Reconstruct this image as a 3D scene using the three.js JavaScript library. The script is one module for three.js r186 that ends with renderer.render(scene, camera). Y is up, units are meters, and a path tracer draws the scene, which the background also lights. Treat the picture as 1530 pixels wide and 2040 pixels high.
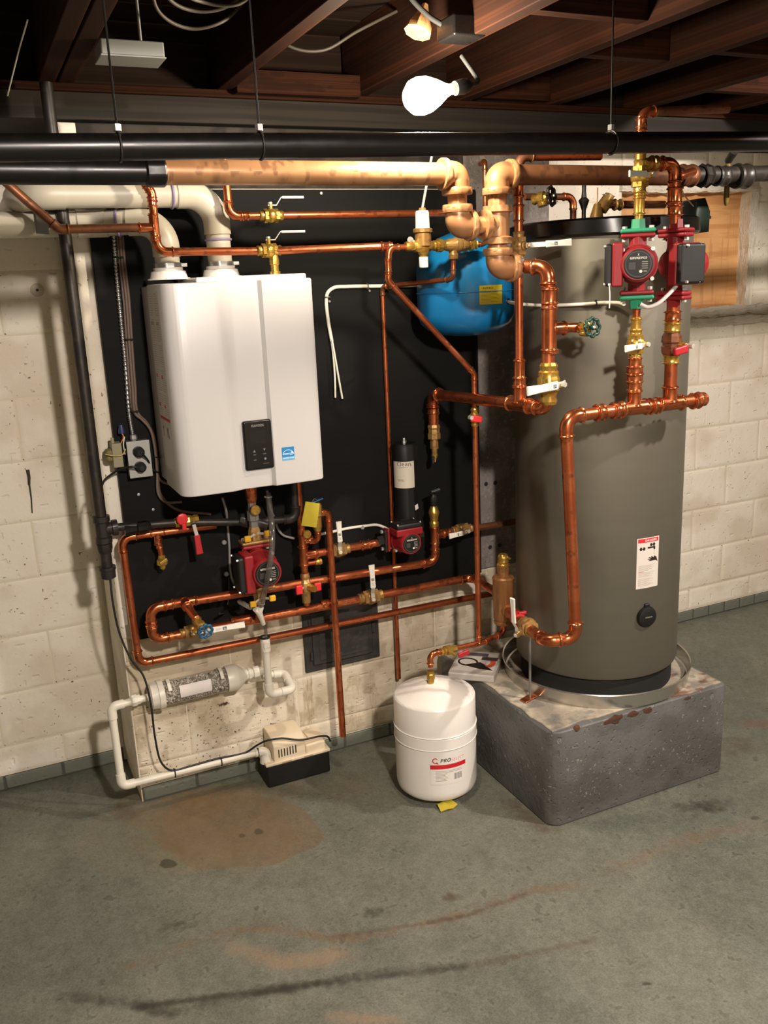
import * as THREE from 'three';
import { RoundedBoxGeometry } from 'three/addons/geometries/RoundedBoxGeometry.js';
import { mergeGeometries, toCreasedNormals } from 'three/addons/utils/BufferGeometryUtils.js';

// ---------------------------------------------------------------- camera, light, exposure
const D2R = Math.PI / 180;
const scene = new THREE.Scene();
scene.background = new THREE.Color(0x000000);
const F = 1780, CAM = new THREE.Vector3(0, 1.72, 2.888);
const camera = new THREE.PerspectiveCamera(2 * Math.atan(1020 / F) / D2R, 1530 / 2040, 0.05, 40);
camera.rotation.order = 'YXZ';
camera.rotation.set(-14.5 * D2R, -24.2 * D2R, -2.55 * D2R);
camera.position.copy(CAM);
camera.updateMatrixWorld(true);
const renderer = new THREE.WebGLRenderer({ antialias: true });
renderer.toneMapping = THREE.LinearToneMapping;
renderer.toneMappingExposure = 1.0;
renderer.shadowMap.enabled = true;

const BULB_LIGHT = 3.2, LAMP_A = 27, LAMP_B = 16, WARM = new THREE.Color().setRGB(1.0, 0.86, 0.66), FILL = new THREE.Color().setRGB(1.0, 0.885, 0.79);

// a photo pixel gives a direction; the distance comes from a plane of the room it lies on
const CAMROT = new THREE.Matrix4().extractRotation(camera.matrixWorld);
const V = (x, y, z) => new THREE.Vector3(x, y, z);
const dirOf = (px, py) => V((px - 765) / F, -(py - 1020) / F, -1).applyMatrix4(CAMROT);
const P = (px, py, z) => { const d = dirOf(px, py); return CAM.clone().addScaledVector(d, (z - CAM.z) / d.z); };
const PY = (px, py, h) => { const d = dirOf(px, py); return CAM.clone().addScaledVector(d, (h - CAM.y) / d.y); };
const PX = (px, py, x) => { const d = dirOf(px, py); return CAM.clone().addScaledVector(d, (x - CAM.x) / d.x); };
function cylHit(px, py, cx, cz, r) {          // where the ray meets an upright cylinder
  const d = dirOf(px, py), ox = CAM.x - cx, oz = CAM.z - cz;
  const a = d.x * d.x + d.z * d.z, b = ox * d.x + oz * d.z, c = ox * ox + oz * oz - r * r;
  const t = (-b - Math.sqrt(Math.max(0, b * b - a * c))) / a;
  const p = CAM.clone().addScaledVector(d, t);
  return { p, a: Math.atan2(p.x - cx, p.z - cz), y: p.y };
}

// ---------------------------------------------------------------- seeded noise
let seed = 12345;
const rnd = () => { seed = (seed * 1664525 + 1013904223) >>> 0; return seed / 4294967296; };
const rr = (a, b) => a + (b - a) * rnd();
const hash = (x, y) => { let h = (x * 374761393 + y * 668265263) | 0; h = Math.imul(h ^ (h >>> 13), 1274126177); return ((h ^ (h >>> 16)) >>> 0) / 4294967296; };
function vnoise(x, y, wrap) {
  const x0 = Math.floor(x), y0 = Math.floor(y), fx = x - x0, fy = y - y0;
  const w = (i) => (wrap ? ((i % wrap) + wrap) % wrap : i);
  const u = fx * fx * (3 - 2 * fx), v = fy * fy * (3 - 2 * fy);
  const a = hash(w(x0), w(y0)), b = hash(w(x0 + 1), w(y0)), c = hash(w(x0), w(y0 + 1)), d = hash(w(x0 + 1), w(y0 + 1));
  return a + (b - a) * u + (c - a) * v + (a - b - c + d) * u * v;
}
const fbm = (x, y, o = 4, wrap) => { let s = 0, a = 0.5, f = 1, n = 0; for (let i = 0; i < o; i++) { s += a * vnoise(x * f + i * 17, y * f + i * 31, wrap ? wrap * f : 0); n += a; a *= 0.5; f *= 2; } return s / n; };

// ---------------------------------------------------------------- textures
function canvasTex(w, h, draw, { repeat } = {}) {
  const c = document.createElement('canvas'); c.width = w; c.height = h;
  const g = c.getContext('2d'); draw(g, w, h);
  const t = new THREE.CanvasTexture(c); t.colorSpace = THREE.SRGBColorSpace;
  if (repeat) t.wrapS = t.wrapT = THREE.RepeatWrapping;
  return t;
}
function dataTex(n, fn, { srgb = true, m = n } = {}) {
  const a = new Uint8Array(n * m * 4);
  for (let j = 0; j < m; j++) for (let i = 0; i < n; i++) {
    const c = fn(i / n, j / m, i, j), k = (j * n + i) * 4;
    if (typeof c === 'number') { a[k] = a[k + 1] = a[k + 2] = Math.max(0, Math.min(255, c * 255)); } else for (let q = 0; q < 3; q++) a[k + q] = Math.max(0, Math.min(255, c[q]));
    a[k + 3] = 255;
  }
  const t = new THREE.DataTexture(a, n, m, THREE.RGBAFormat);
  t.magFilter = THREE.LinearFilter; t.minFilter = THREE.LinearFilter; t.wrapS = t.wrapT = THREE.RepeatWrapping;
  if (srgb) t.colorSpace = THREE.SRGBColorSpace;
  t.needsUpdate = true; return t;
}
const mixc = (a, b, t) => [a[0] + (b[0] - a[0]) * t, a[1] + (b[1] - a[1]) * t, a[2] + (b[2] - a[2]) * t];
const sst = (a, b, x) => { const t = Math.max(0, Math.min(1, (x - a) / (b - a))); return t * t * (3 - 2 * t); };

// ---------------------------------------------------------------- materials
const std = (o) => new THREE.MeshStandardMaterial(o);
const lin = (r, g, b) => new THREE.Color().setRGB(r, g, b);
const metalTex = (c1, c2, c3, s) => dataTex(256, (u, v) => {
  const n = fbm(u * s, v * s, 4, s), m = fbm(u * s * 2 + 40, v * s * 2 + 9, 3, s * 2);
  return mixc(mixc(c1, c2, sst(0.35, 0.65, n)), c3, sst(0.58, 0.75, m) * 0.7);
});
const roughTex = (lo, hi, s) => dataTex(256, (u, v) => lo + (hi - lo) * fbm(u * s, v * s, 4, s), { srgb: false });
const rgh = roughTex(0.55, 1.0, 8);
const M = {};
M.copper = std({ map: metalTex([198, 112, 72], [178, 94, 58], [136, 72, 48], 8), metalness: 0.84, roughness: 0.42, roughnessMap: rgh });
M.copperBright = std({ map: metalTex([214, 128, 84], [194, 108, 68], [156, 84, 54], 8), metalness: 0.92, roughness: 0.27, roughnessMap: rgh });
M.copperDull = std({ map: metalTex([132, 84, 56], [112, 70, 48], [84, 56, 42], 8), metalness: 0.55, roughness: 0.6, roughnessMap: rgh });
M.brass = std({ map: metalTex([206, 168, 84], [186, 146, 68], [150, 116, 56], 8), metalness: 0.8, roughness: 0.4, roughnessMap: rgh });
M.brassRough = std({ map: metalTex([176, 140, 84], [160, 122, 70], [128, 96, 58], 8), metalness: 0.55, roughness: 0.55, roughnessMap: rgh });
M.bronze = std({ map: metalTex([178, 132, 90], [160, 114, 76], [122, 86, 60], 8), metalness: 0.3, roughness: 0.5, roughnessMap: rgh });
M.bronzeTank = std({ map: metalTex([158, 112, 68], [142, 98, 58], [120, 82, 50], 8), metalness: 0.45, roughness: 0.5, roughnessMap: rgh });
M.blackIron = std({ map: metalTex([44, 40, 36], [34, 31, 28], [60, 50, 42], 8), metalness: 0.2, roughness: 0.6, roughnessMap: rgh });
M.blackMain = std({ map: metalTex([20, 18, 17], [16, 15, 14], [27, 23, 20], 8), metalness: 0.3, roughness: 0.45, roughnessMap: rgh });
M.steel = std({ color: 0xb9bab8, metalness: 0.9, roughness: 0.35 });
M.steelDull = std({ color: 0x8c8c88, metalness: 0.7, roughness: 0.5 });
M.zinc = std({ color: 0xd2d0c8, metalness: 0.6, roughness: 0.4 });
M.pvc = std({ color: 0xd6d1c2, roughness: 0.38 });
M.flue = std({ color: 0xbdb7a6, roughness: 0.4 });
M.pvcPurple = std({ color: 0x8d7fa0, roughness: 0.5 });
M.plasticWhite = std({ color: 0xe9e6de, roughness: 0.35 });
M.leverWhite = std({ color: 0xe6e3d8, roughness: 0.45 });
M.cableWhite = std({ color: 0xdedacb, roughness: 0.5 });
M.cableGrey = std({ color: 0x8f8d8a, roughness: 0.5 });
M.cableBlack = std({ color: 0x1b1917, roughness: 0.45 });
M.cableBrown = std({ color: 0x6b5a4e, roughness: 0.55 });
M.black = std({ color: 0x0a0a0a, roughness: 0.55 });
M.blackGloss = std({ color: 0x080808, roughness: 0.22 });
M.blackRubber = std({ color: 0x1a1a19, roughness: 0.8 });
M.red = std({ color: 0xa8212a, roughness: 0.42 });
M.redBright = std({ color: 0xd42a2e, roughness: 0.4 });
M.redPump = std({ color: 0x84151c, roughness: 0.45 });
M.green = std({ color: 0x2a9269, roughness: 0.5 });
M.greenDark = std({ color: 0x14392c, roughness: 0.4 });
M.blueHandle = std({ color: 0x1d5276, roughness: 0.4 });
M.yellow = std({ color: 0xb09f28, roughness: 0.6 });
M.yellowHandle = std({ color: 0xd8a41c, roughness: 0.45 });
M.boilerWhite = new THREE.MeshPhysicalMaterial({ color: 0xcccac8, roughness: 0.35, clearcoat: 0.25, clearcoatRoughness: 0.3 });
M.tankWhite = new THREE.MeshPhysicalMaterial({ color: 0xe8e3dc, roughness: 0.3, clearcoat: 0.3, clearcoatRoughness: 0.25 });
M.tankBlue = new THREE.MeshPhysicalMaterial({ color: 0x0f72ac, roughness: 0.3, clearcoat: 0.4, clearcoatRoughness: 0.25 });
M.beige = std({ color: 0xd8c8ac, roughness: 0.55 });
M.tan = std({ color: 0x8d866a, roughness: 0.6 });

// ---------------------------------------------------------------- building helpers
const taken = {};
function numbered(n) { if (!(n in taken)) { taken[n] = 0; return n; } taken[n]++; return n + '_' + String(taken[n]).padStart(3, '0'); }
const things = [];
function thing(name, label, category, group) {
  const g = new THREE.Group(); g.name = numbered(name); g.userData = { label, category };
  if (group) g.userData.group = group;
  scene.add(g); things.push(g); return g;
}
function structure(name) { const g = new THREE.Group(); g.name = name; g.userData = { kind: 'structure' }; scene.add(g); return g; }
function mk(parent, name, geo, mat, label) {
  const m = new THREE.Mesh(geo, mat); m.name = name; m.castShadow = m.receiveShadow = true;
  if (label) m.userData.label = label;
  parent.add(m); return m;
}
function settleThings() {                    // put every group at the base of its thing
  for (const g of things) {
    const b = new THREE.Box3().setFromObject(g); if (b.isEmpty()) continue;
    const base = V((b.min.x + b.max.x) / 2, b.min.y, (b.min.z + b.max.z) / 2);
    for (const c of g.children) c.position.sub(base);
    g.position.copy(base);
  }
}
const crease = (g, a = 0.55) => toCreasedNormals(g, a);
function basisFrom(dir, up = V(0, 1, 0)) {     // matrix whose y axis is dir
  const y = dir.clone().normalize(); let x = new THREE.Vector3().crossVectors(y, up);
  if (x.lengthSq() < 1e-6) x = new THREE.Vector3().crossVectors(y, V(1, 0, 0));
  x.normalize(); const z = new THREE.Vector3().crossVectors(x, y).normalize();
  return new THREE.Matrix4().makeBasis(x, y, z);
}
// a turned (lathed) piece from a to b: profile = [[s, r], ...], s is 0..1 along the axis
function turned(parent, name, a, b, profile, mat, seg = 24, label) {
  const L = a.distanceTo(b), pts = profile.map(([s, r]) => new THREE.Vector2(Math.max(r, 0.00005), s * L));
  pts.unshift(new THREE.Vector2(0.00005, profile[0][0] * L)); pts.push(new THREE.Vector2(0.00005, profile[profile.length - 1][0] * L));
  let g = new THREE.LatheGeometry(pts, seg); g = crease(g, seg <= 8 ? 0.3 : 0.6);
  const m4 = basisFrom(b.clone().sub(a)); m4.setPosition(a); g.applyMatrix4(m4);
  return mk(parent, name, g, mat, label);
}
function turnedGeo(a, b, profile, seg = 24) {
  const tmp = new THREE.Group(); return turned(tmp, 'x', a, b, profile, M.black, seg).geometry;
}
// box with axes: w along dir, h along up, d across
function box(parent, name, c, [w, h, d], mat, { dir = V(1, 0, 0), up = V(0, 1, 0), r = 0.002, label, seg = 2 } = {}) {
  const x = dir.clone().normalize(), z = new THREE.Vector3().crossVectors(x, up).normalize(), y = new THREE.Vector3().crossVectors(z, x);
  const g = r > 0 ? new RoundedBoxGeometry(w, h, d, seg, Math.min(r, w / 2.05, h / 2.05, d / 2.05)) : new THREE.BoxGeometry(w, h, d);
  const m4 = new THREE.Matrix4().makeBasis(x, y, z); m4.setPosition(c); g.applyMatrix4(m4);
  return mk(parent, name, g, mat, label);
}
function filletPath(pts, bend) {
  const out = [pts[0].clone()], bends = [];
  for (let i = 1; i < pts.length - 1; i++) {
    const p = pts[i], a = pts[i - 1].clone().sub(p), b = pts[i + 1].clone().sub(p), la = a.length(), lb = b.length();
    a.normalize(); b.normalize();
    const turn = Math.PI - Math.acos(Math.max(-1, Math.min(1, a.dot(b))));
    const R = Array.isArray(bend) ? bend[i - 1] ?? bend[bend.length - 1] : bend;
    if (turn < 0.03) { out.push(p.clone()); continue; }
    const t = Math.min(R * Math.tan(turn / 2), 0.48 * la, 0.48 * lb);
    const s = p.clone().addScaledVector(a, t), e = p.clone().addScaledVector(b, t);
    const n = Math.max(4, Math.ceil(turn / 0.14)), arc = [];
    const rad = t / Math.tan(turn / 2), bis = a.clone().add(b).normalize(), c = p.clone().addScaledVector(bis, rad / Math.cos(turn / 2));
    const vs = s.clone().sub(c), ve = e.clone().sub(c), ang = turn;
    for (let k = 0; k <= n; k++) { const q = k / n, w1 = Math.sin((1 - q) * ang) / Math.sin(ang), w2 = Math.sin(q * ang) / Math.sin(ang); arc.push(c.clone().addScaledVector(vs, w1).addScaledVector(ve, w2)); }
    out.push(...arc); bends.push({ arc, inDir: a.clone(), outDir: b.clone(), turn });
  }
  out.push(pts[pts.length - 1].clone());
  return { path: out, bends };
}
function sweep(path, radius, seg = 14, caps = true) {
  const n = path.length, pos = [], nor = [], uv = [], idx = [];
  let up = V(0, 1, 0), len = 0; const T = [];
  for (let i = 0; i < n; i++) { const t = path[Math.min(n - 1, i + 1)].clone().sub(path[Math.max(0, i - 1)]); T.push(t.lengthSq() < 1e-14 ? (T[i - 1] || V(1, 0, 0)).clone() : t.normalize()); }
  if (Math.abs(T[0].dot(up)) > 0.9) up = V(1, 0, 0);
  let N = new THREE.Vector3().crossVectors(T[0], up).normalize();
  for (let i = 0; i < n; i++) {
    N.addScaledVector(T[i], -N.dot(T[i])).normalize();
    const B = new THREE.Vector3().crossVectors(T[i], N), r = typeof radius === 'number' ? radius : radius[i];
    if (i) len += path[i].distanceTo(path[i - 1]);
    const i0 = Math.max(0, i - 1), i1 = Math.min(n - 1, i + 1), sl = typeof radius === 'number' ? 0 : (radius[i1] - radius[i0]) / Math.max(1e-5, path[i1].distanceTo(path[i0])), q = 1 / Math.hypot(1, sl);
    for (let k = 0; k <= seg; k++) {
      const a = k / seg * Math.PI * 2, d = N.clone().multiplyScalar(Math.cos(a)).addScaledVector(B, Math.sin(a));
      pos.push(path[i].x + d.x * r, path[i].y + d.y * r, path[i].z + d.z * r); nor.push((d.x - T[i].x * sl) * q, (d.y - T[i].y * sl) * q, (d.z - T[i].z * sl) * q); uv.push(k / seg * 0.35, len * 3);
    }
  }
  for (let i = 0; i < n - 1; i++) for (let k = 0; k < seg; k++) { const a = i * (seg + 1) + k, b = a + seg + 1; idx.push(a, a + 1, b, a + 1, b + 1, b); }
  if (caps) for (const e of [0, n - 1]) {
    const c = pos.length / 3, t = T[e].clone().multiplyScalar(e ? 1 : -1); pos.push(path[e].x, path[e].y, path[e].z); nor.push(t.x, t.y, t.z); uv.push(0, 0);
    for (let k = 0; k <= seg; k++) { const s = (e * (seg + 1) + k) * 3; pos.push(pos[s], pos[s + 1], pos[s + 2]); nor.push(t.x, t.y, t.z); uv.push(0, 0); }
    for (let k = 0; k < seg; k++) e ? idx.push(c, c + 1 + k, c + 2 + k) : idx.push(c, c + 2 + k, c + 1 + k);
  }
  const g = new THREE.BufferGeometry();
  g.setAttribute('position', new THREE.Float32BufferAttribute(pos, 3)); g.setAttribute('normal', new THREE.Float32BufferAttribute(nor, 3)); g.setAttribute('uv', new THREE.Float32BufferAttribute(uv, 2));
  g.setIndex(idx); return g;
}
// sleeve profile along a path: beads at both ends like a pressed fitting
function fittingGeo(path, r, { k = 1.12, bead = 1.36, seg = 16 } = {}) {
  let L = 0; const s = [0]; for (let i = 1; i < path.length; i++) { L += path[i].distanceTo(path[i - 1]); s.push(L); }
  const bl = Math.min(r * 0.62, L * 0.2);
  const at = (d) => { d = Math.max(0, Math.min(L, d)); let i = 1; while (i < s.length - 1 && s[i] < d) i++; const q = (d - s[i - 1]) / Math.max(1e-9, s[i] - s[i - 1]); return path[i - 1].clone().lerp(path[i], q); };
  const stops = [[0, k], [bl * 0.25, k]];
  for (let j = 0; j <= 6; j++) stops.push([bl * (0.3 + j * 0.12), k + (bead - k) * Math.sin(j / 6 * Math.PI)]);
  const mid = []; for (let i = 1; i < path.length - 1; i++) if (s[i] > bl * 1.15 && s[i] < L - bl * 1.15) mid.push([s[i], k]);
  const all = [...stops, ...mid, ...stops.map(([d, q]) => [L - d, q]).reverse()];
  return sweep(all.map(([d]) => at(d)), all.map(([, q]) => q * r), seg, true);
}
function pipeRun(g, pts, r, mat, { bend = r * 2.6, fit = mat, elbows = true, ext = r * 1.5, k, bead, seg = 14, pipeName = 'pipe', elbowName = 'elbow' } = {}) {
  const { path, bends } = filletPath(pts, bend);
  mk(g, pipeName, sweep(path, r, seg), mat);
  if (elbows) for (const b of bends) if (b.turn > 0.3) {
    const a = b.arc; mk(g, elbowName, fittingGeo([a[0].clone().addScaledVector(b.inDir, ext), ...a, a[a.length - 1].clone().addScaledVector(b.outDir, ext)], r, { k, bead, seg: seg + 2 }), fit);
  }
  return g;
}
const coupling = (g, name, c, dir, len, r, mat, o = {}) => { const d = dir.clone().normalize().multiplyScalar(len / 2); const a = c.clone().sub(d), b = c.clone().add(d); return mk(g, name, fittingGeo([a, c.clone(), b], r, o), mat); };
function teeFit(g, c, dir, out, r, mat, { len = r * 5, ol = r * 3, ro = r, o = {} } = {}) {
  const d = dir.clone().normalize().multiplyScalar(len / 2), e = c.clone().addScaledVector(out.clone().normalize(), ol);
  const geo = mergeGeometries([fittingGeo([c.clone().sub(d), c.clone(), c.clone().add(d)], r, o), fittingGeo([c.clone(), c.clone().lerp(e, 0.5), e], ro, o)]);
  return mk(g, 'tee', geo, mat);
}
function curvePts(pts, n = 40) { return new THREE.CatmullRomCurve3(pts, false, 'centripetal').getPoints(n); }
const cable = (g, name, pts, r, mat, n = 48, seg = 8) => mk(g, name, sweep(curvePts(pts, n), r, seg), mat);
function ringGeo(c, dir, R, r, seg = 28) { const t = new THREE.TorusGeometry(R, r, 8, seg); const m = basisFrom(dir); t.rotateX(Math.PI / 2); m.setPosition(c); t.applyMatrix4(m); return t; }
// a curved label lying on an upright cylinder, between two angles and two heights
function patch(parent, name, cx, cz, r, a0, a1, y0, y1, mat, label, thick = 0.0006) {
  const n = 20, pos = [], nor = [], uv = [], idx = [];
  for (let i = 0; i <= n; i++) { const a = a0 + (a1 - a0) * i / n, s = Math.sin(a), c = Math.cos(a); for (const j of [0, 1]) { pos.push(cx + s * (r + thick), j ? y1 : y0, cz + c * (r + thick)); nor.push(s, 0, c); uv.push(i / n, j); } }
  for (let i = 0; i < n; i++) { const k = i * 2; idx.push(k, k + 2, k + 1, k + 1, k + 2, k + 3); }
  const g = new THREE.BufferGeometry(); g.setAttribute('position', new THREE.Float32BufferAttribute(pos, 3)); g.setAttribute('normal', new THREE.Float32BufferAttribute(nor, 3)); g.setAttribute('uv', new THREE.Float32BufferAttribute(uv, 2)); g.setIndex(idx);
  return mk(parent, name, g, mat, label);
}
function quad(parent, name, tl, tr, bl, br, mat, label) {
  const g = new THREE.BufferGeometry(); g.setAttribute('position', new THREE.Float32BufferAttribute([...bl.toArray(), ...br.toArray(), ...tl.toArray(), ...tr.toArray()], 3));
  g.setAttribute('uv', new THREE.Float32BufferAttribute([0, 0, 1, 0, 0, 1, 1, 1], 2)); g.setIndex([0, 1, 2, 2, 1, 3]); g.computeVertexNormals();
  return mk(parent, name, g, mat, label);
}
const X = V(1, 0, 0), UP = V(0, 1, 0), ZF = V(0, 0, 1), XN = V(-1, 0, 0), DN = V(0, -1, 0), ZN = V(0, 0, -1);
// ---------------------------------------------------------------- the room
const RX0 = -2.2, RX1 = 4.6, RZ0 = -0.325, RZ1 = 4.6, JOIST_Y = 2.3, SUB_Y = 2.5;
const toCanvas = (W, H, x0, x1, y0, y1) => (x, y) => [(x - x0) / (x1 - x0) * W, (y1 - y) / (y1 - y0) * H];

// painted concrete floor, grey green, with rust and dirt where the photograph shows them
const floorTex = canvasTex(2040, 1480, (g, W, H) => {
  const im = g.createImageData(W, H), d = im.data;
  for (let j = 0; j < H; j++) for (let i = 0; i < W; i++) {
    const u = i / W * 6.8, v = j / H * 4.93;
    const a = fbm(u * 2.2, v * 2.2, 3), b = vnoise(u * 60, v * 60), e = hash(i, j), f2 = vnoise(u * 17 + 5, v * 17);
    let c = mixc([94, 97, 86], [106, 107, 95], sst(0.35, 0.65, a));
    c = mixc(c, [112, 102, 86], sst(0.52, 0.72, fbm(u * 1.1 + 7, v * 1.5 + 3, 3)) * 0.4);
    const k = (e - 0.5) * 20 + (b - 0.5) * 12 + (f2 - 0.5) * 9 + (b > 0.9 ? -18 : 0), q = (j * W + i) * 4;
    d[q] = c[0] + k; d[q + 1] = c[1] + k; d[q + 2] = c[2] + k; d[q + 3] = 255;
  }
  g.putImageData(im, 0, 0);
  const q = (px, py) => { const p = PY(px, py, 0); return [(p.x - RX0) / 6.8 * W, (p.z - RZ0) / 4.93 * H]; };
  const blob = (x, y, r, col, al) => { g.globalAlpha = al; g.fillStyle = col; g.beginPath(); g.ellipse(x, y, r * rr(0.7, 1.4), r * rr(0.5, 1), rr(0, 3), 0, 7); g.fill(); };
  const area = (pts, col, al) => { g.globalAlpha = al; g.fillStyle = col; g.beginPath(); pts.forEach(([a, b], i) => { const [x, y] = q(a, b); i ? g.lineTo(x, y) : g.moveTo(x, y); }); g.closePath(); g.fill(); };
  const trail = (pts, w, col, al, n, r) => { for (let i = 0; i < n; i++) { const t = rnd() * (pts.length - 1), k = Math.floor(t), f = t - k; const px = pts[k][0] + (pts[k + 1][0] - pts[k][0]) * f + rr(-1, 1) * w, py = pts[k][1] + (pts[k + 1][1] - pts[k][1]) * f + rr(-1, 1) * w * 0.4; const [x, y] = q(px, py); blob(x, y, r * rr(0.4, 1.3), col, al * rr(0.4, 1)); } };
  const rust = '#6e4e34', pale = '#86705a', dark = '#26251c', soil = '#4a3f30';
  const ov = (cx, cy, rx, ry, n = 40) => Array.from({ length: n }, (_, i) => { const a = i / n * 6.283, w = 1 + 0.06 * Math.sin(a * 3 + 1) + 0.04 * Math.sin(a * 7); return [cx + rx * w * Math.cos(a), cy + ry * w * Math.sin(a)]; });
  area(ov(470, 1655, 162, 78), rust, 0.36); area(ov(430, 1640, 140, 66), rust, 0.16); area(ov(300, 1680, 150, 70), pale, 0.16); area(ov(330, 1610, 110, 40), rust, 0.2);
  for (let i = 0; i < 500; i++) { const a = rnd() * 6.283, s = Math.sqrt(rnd()); const [x, y] = q(440 + 185 * s * Math.cos(a), 1655 + 85 * s * Math.sin(a)); blob(x, y, rr(2, 12), rnd() < 0.6 ? rust : pale, 0.06); }
  trail([[290, 1560], [420, 1585], [560, 1575], [700, 1555]], 60, rust, 0.05, 260, 11);
  trail([[230, 1590], [420, 1580], [520, 1560]], 16, soil, 0.1, 200, 6);
  area(ov(335, 1721, 17, 9), dark, 0.55); area(ov(515, 1657, 9, 6), dark, 0.45); area(ov(482, 1665, 7, 4), dark, 0.4);
  trail([[120, 1985], [280, 2000], [330, 2020], [520, 1975], [600, 1965], [760, 1940], [940, 1925]], 22, dark, 0.07, 1200, 3.5);
  trail([[260, 2010], [400, 1990], [540, 1975], [640, 1960], [930, 1925]], 9, dark, 0.11, 700, 3);
  trail([[940, 1925], [1060, 1900], [1190, 1870]], 8, soil, 0.09, 150, 4);
  trail([[250, 1930], [450, 1855], [560, 1850], [650, 1870], [720, 1870], [850, 1840], [930, 1820], [1060, 1775], [1170, 1765]], 18, rust, 0.055, 1300, 3.5);
  trail([[450, 1880], [560, 1920], [620, 1910], [690, 1900]], 34, pale, 0.05, 800, 5); trail([[660, 2025], [790, 2035]], 24, pale, 0.07, 200, 5);
  trail([[650, 1870], [850, 1840], [930, 1825], [1050, 1780]], 7, soil, 0.13, 400, 2.4);
  trail([[1200, 1740], [1320, 1690], [1420, 1660], [1530, 1640]], 26, rust, 0.035, 500, 6); trail([[1360, 1610], [1440, 1605]], 26, dark, 0.12, 130, 4);
  trail([[740, 1815], [752, 1822]], 22, dark, 0.14, 46, 3); trail([[890, 1785], [910, 1790]], 14, soil, 0.2, 40, 3); trail([[340, 1850], [385, 1840]], 20, dark, 0.12, 40, 3);
  trail([[1430, 1490], [1530, 1480]], 40, soil, 0.06, 160, 7); trail([[1000, 1590], [1100, 1660]], 20, soil, 0.09, 160, 6); trail([[1480, 1440], [1530, 1440]], 20, '#6b4a3c', 0.1, 90, 6);
  area(ov(1290, 1961, 10, 3), dark, 0.6); area(ov(1505, 1630, 9, 4), dark, 0.4); area(ov(1300, 1846, 28, 8), '#5d5d52', 0.3);
  for (let i = 0; i < 900; i++) { const [x, y] = [rnd() * W, rnd() * H]; blob(x, y, rr(0.8, 2.6), rnd() < 0.5 ? soil : '#4a493c', 0.35); }
  g.globalAlpha = 1;
});
const floorBump = dataTex(512, (u, v) => 0.5 * fbm(u * 24, v * 24, 4, 24) + 0.5 * hash(Math.floor(u * 512), Math.floor(v * 512)), { srgb: false });
floorBump.repeat.set(7, 5);
M.floor = std({ map: floorTex, roughness: 0.62, bumpMap: floorBump, bumpScale: 0.0012 });

// thick white wall paint: cream, blotchy, pitted
const wallTex = dataTex(1024, (u, v, i, j) => {
  const a = fbm(u * 6, v * 6, 4, 6), b = fbm(u * 30 + 3, v * 30, 3, 30), p = vnoise(u * 120, v * 120, 120), e = hash(i, j);
  let c = mixc([226, 219, 204], [210, 200, 181], sst(0.38, 0.68, a));
  c = mixc(c, [190, 170, 146], sst(0.6, 0.78, fbm(u * 10 + 20, v * 3 + 5, 3, 1) * 0.5 + b * 0.5) * 0.5);
  if (p > 0.93 && b > 0.5) c = mixc(c, [74, 64, 52], sst(0.93, 0.97, p) * 0.8);
  const k = (e - 0.5) * 8; return [c[0] + k, c[1] + k, c[2] + k];
});
const wallBump = dataTex(512, (u, v) => 0.6 * fbm(u * 16, v * 16, 5, 16) + 0.25 * fbm(u * 60, v * 60, 2, 60) - 0.5 * sst(0.86, 0.95, vnoise(u * 70, v * 70, 70)) + 0.3, { srgb: false });
M.wall = std({ map: wallTex, roughness: 0.7, bumpMap: wallBump, bumpScale: 0.004 });
M.wallPlain = std({ color: 0xb9b09e, roughness: 0.85 });
M.mortar = std({ color: 0xd2c8b2, roughness: 0.85, bumpMap: wallBump, bumpScale: 0.003 });
M.floorPaint = std({ color: 0x666a5f, roughness: 0.7, bumpMap: wallBump, bumpScale: 0.003 });
const concTex = dataTex(512, (u, v, i, j) => { const a = fbm(u * 8, v * 8, 4, 8), b = fbm(u * 40, v * 40, 3, 40), e = hash(i, j); let c = mixc([124, 117, 114], [104, 98, 94], sst(0.35, 0.65, a)); c = mixc(c, [150, 142, 132], sst(0.62, 0.74, b) * 0.5); if (vnoise(u * 90, v * 90, 90) > 0.95) c = [60, 54, 50]; const k = (e - 0.5) * 16; return [c[0] + k, c[1] + k, c[2] + k]; });
M.concrete = std({ map: concTex, roughness: 0.85, bumpMap: wallBump, bumpScale: 0.003 });

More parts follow.
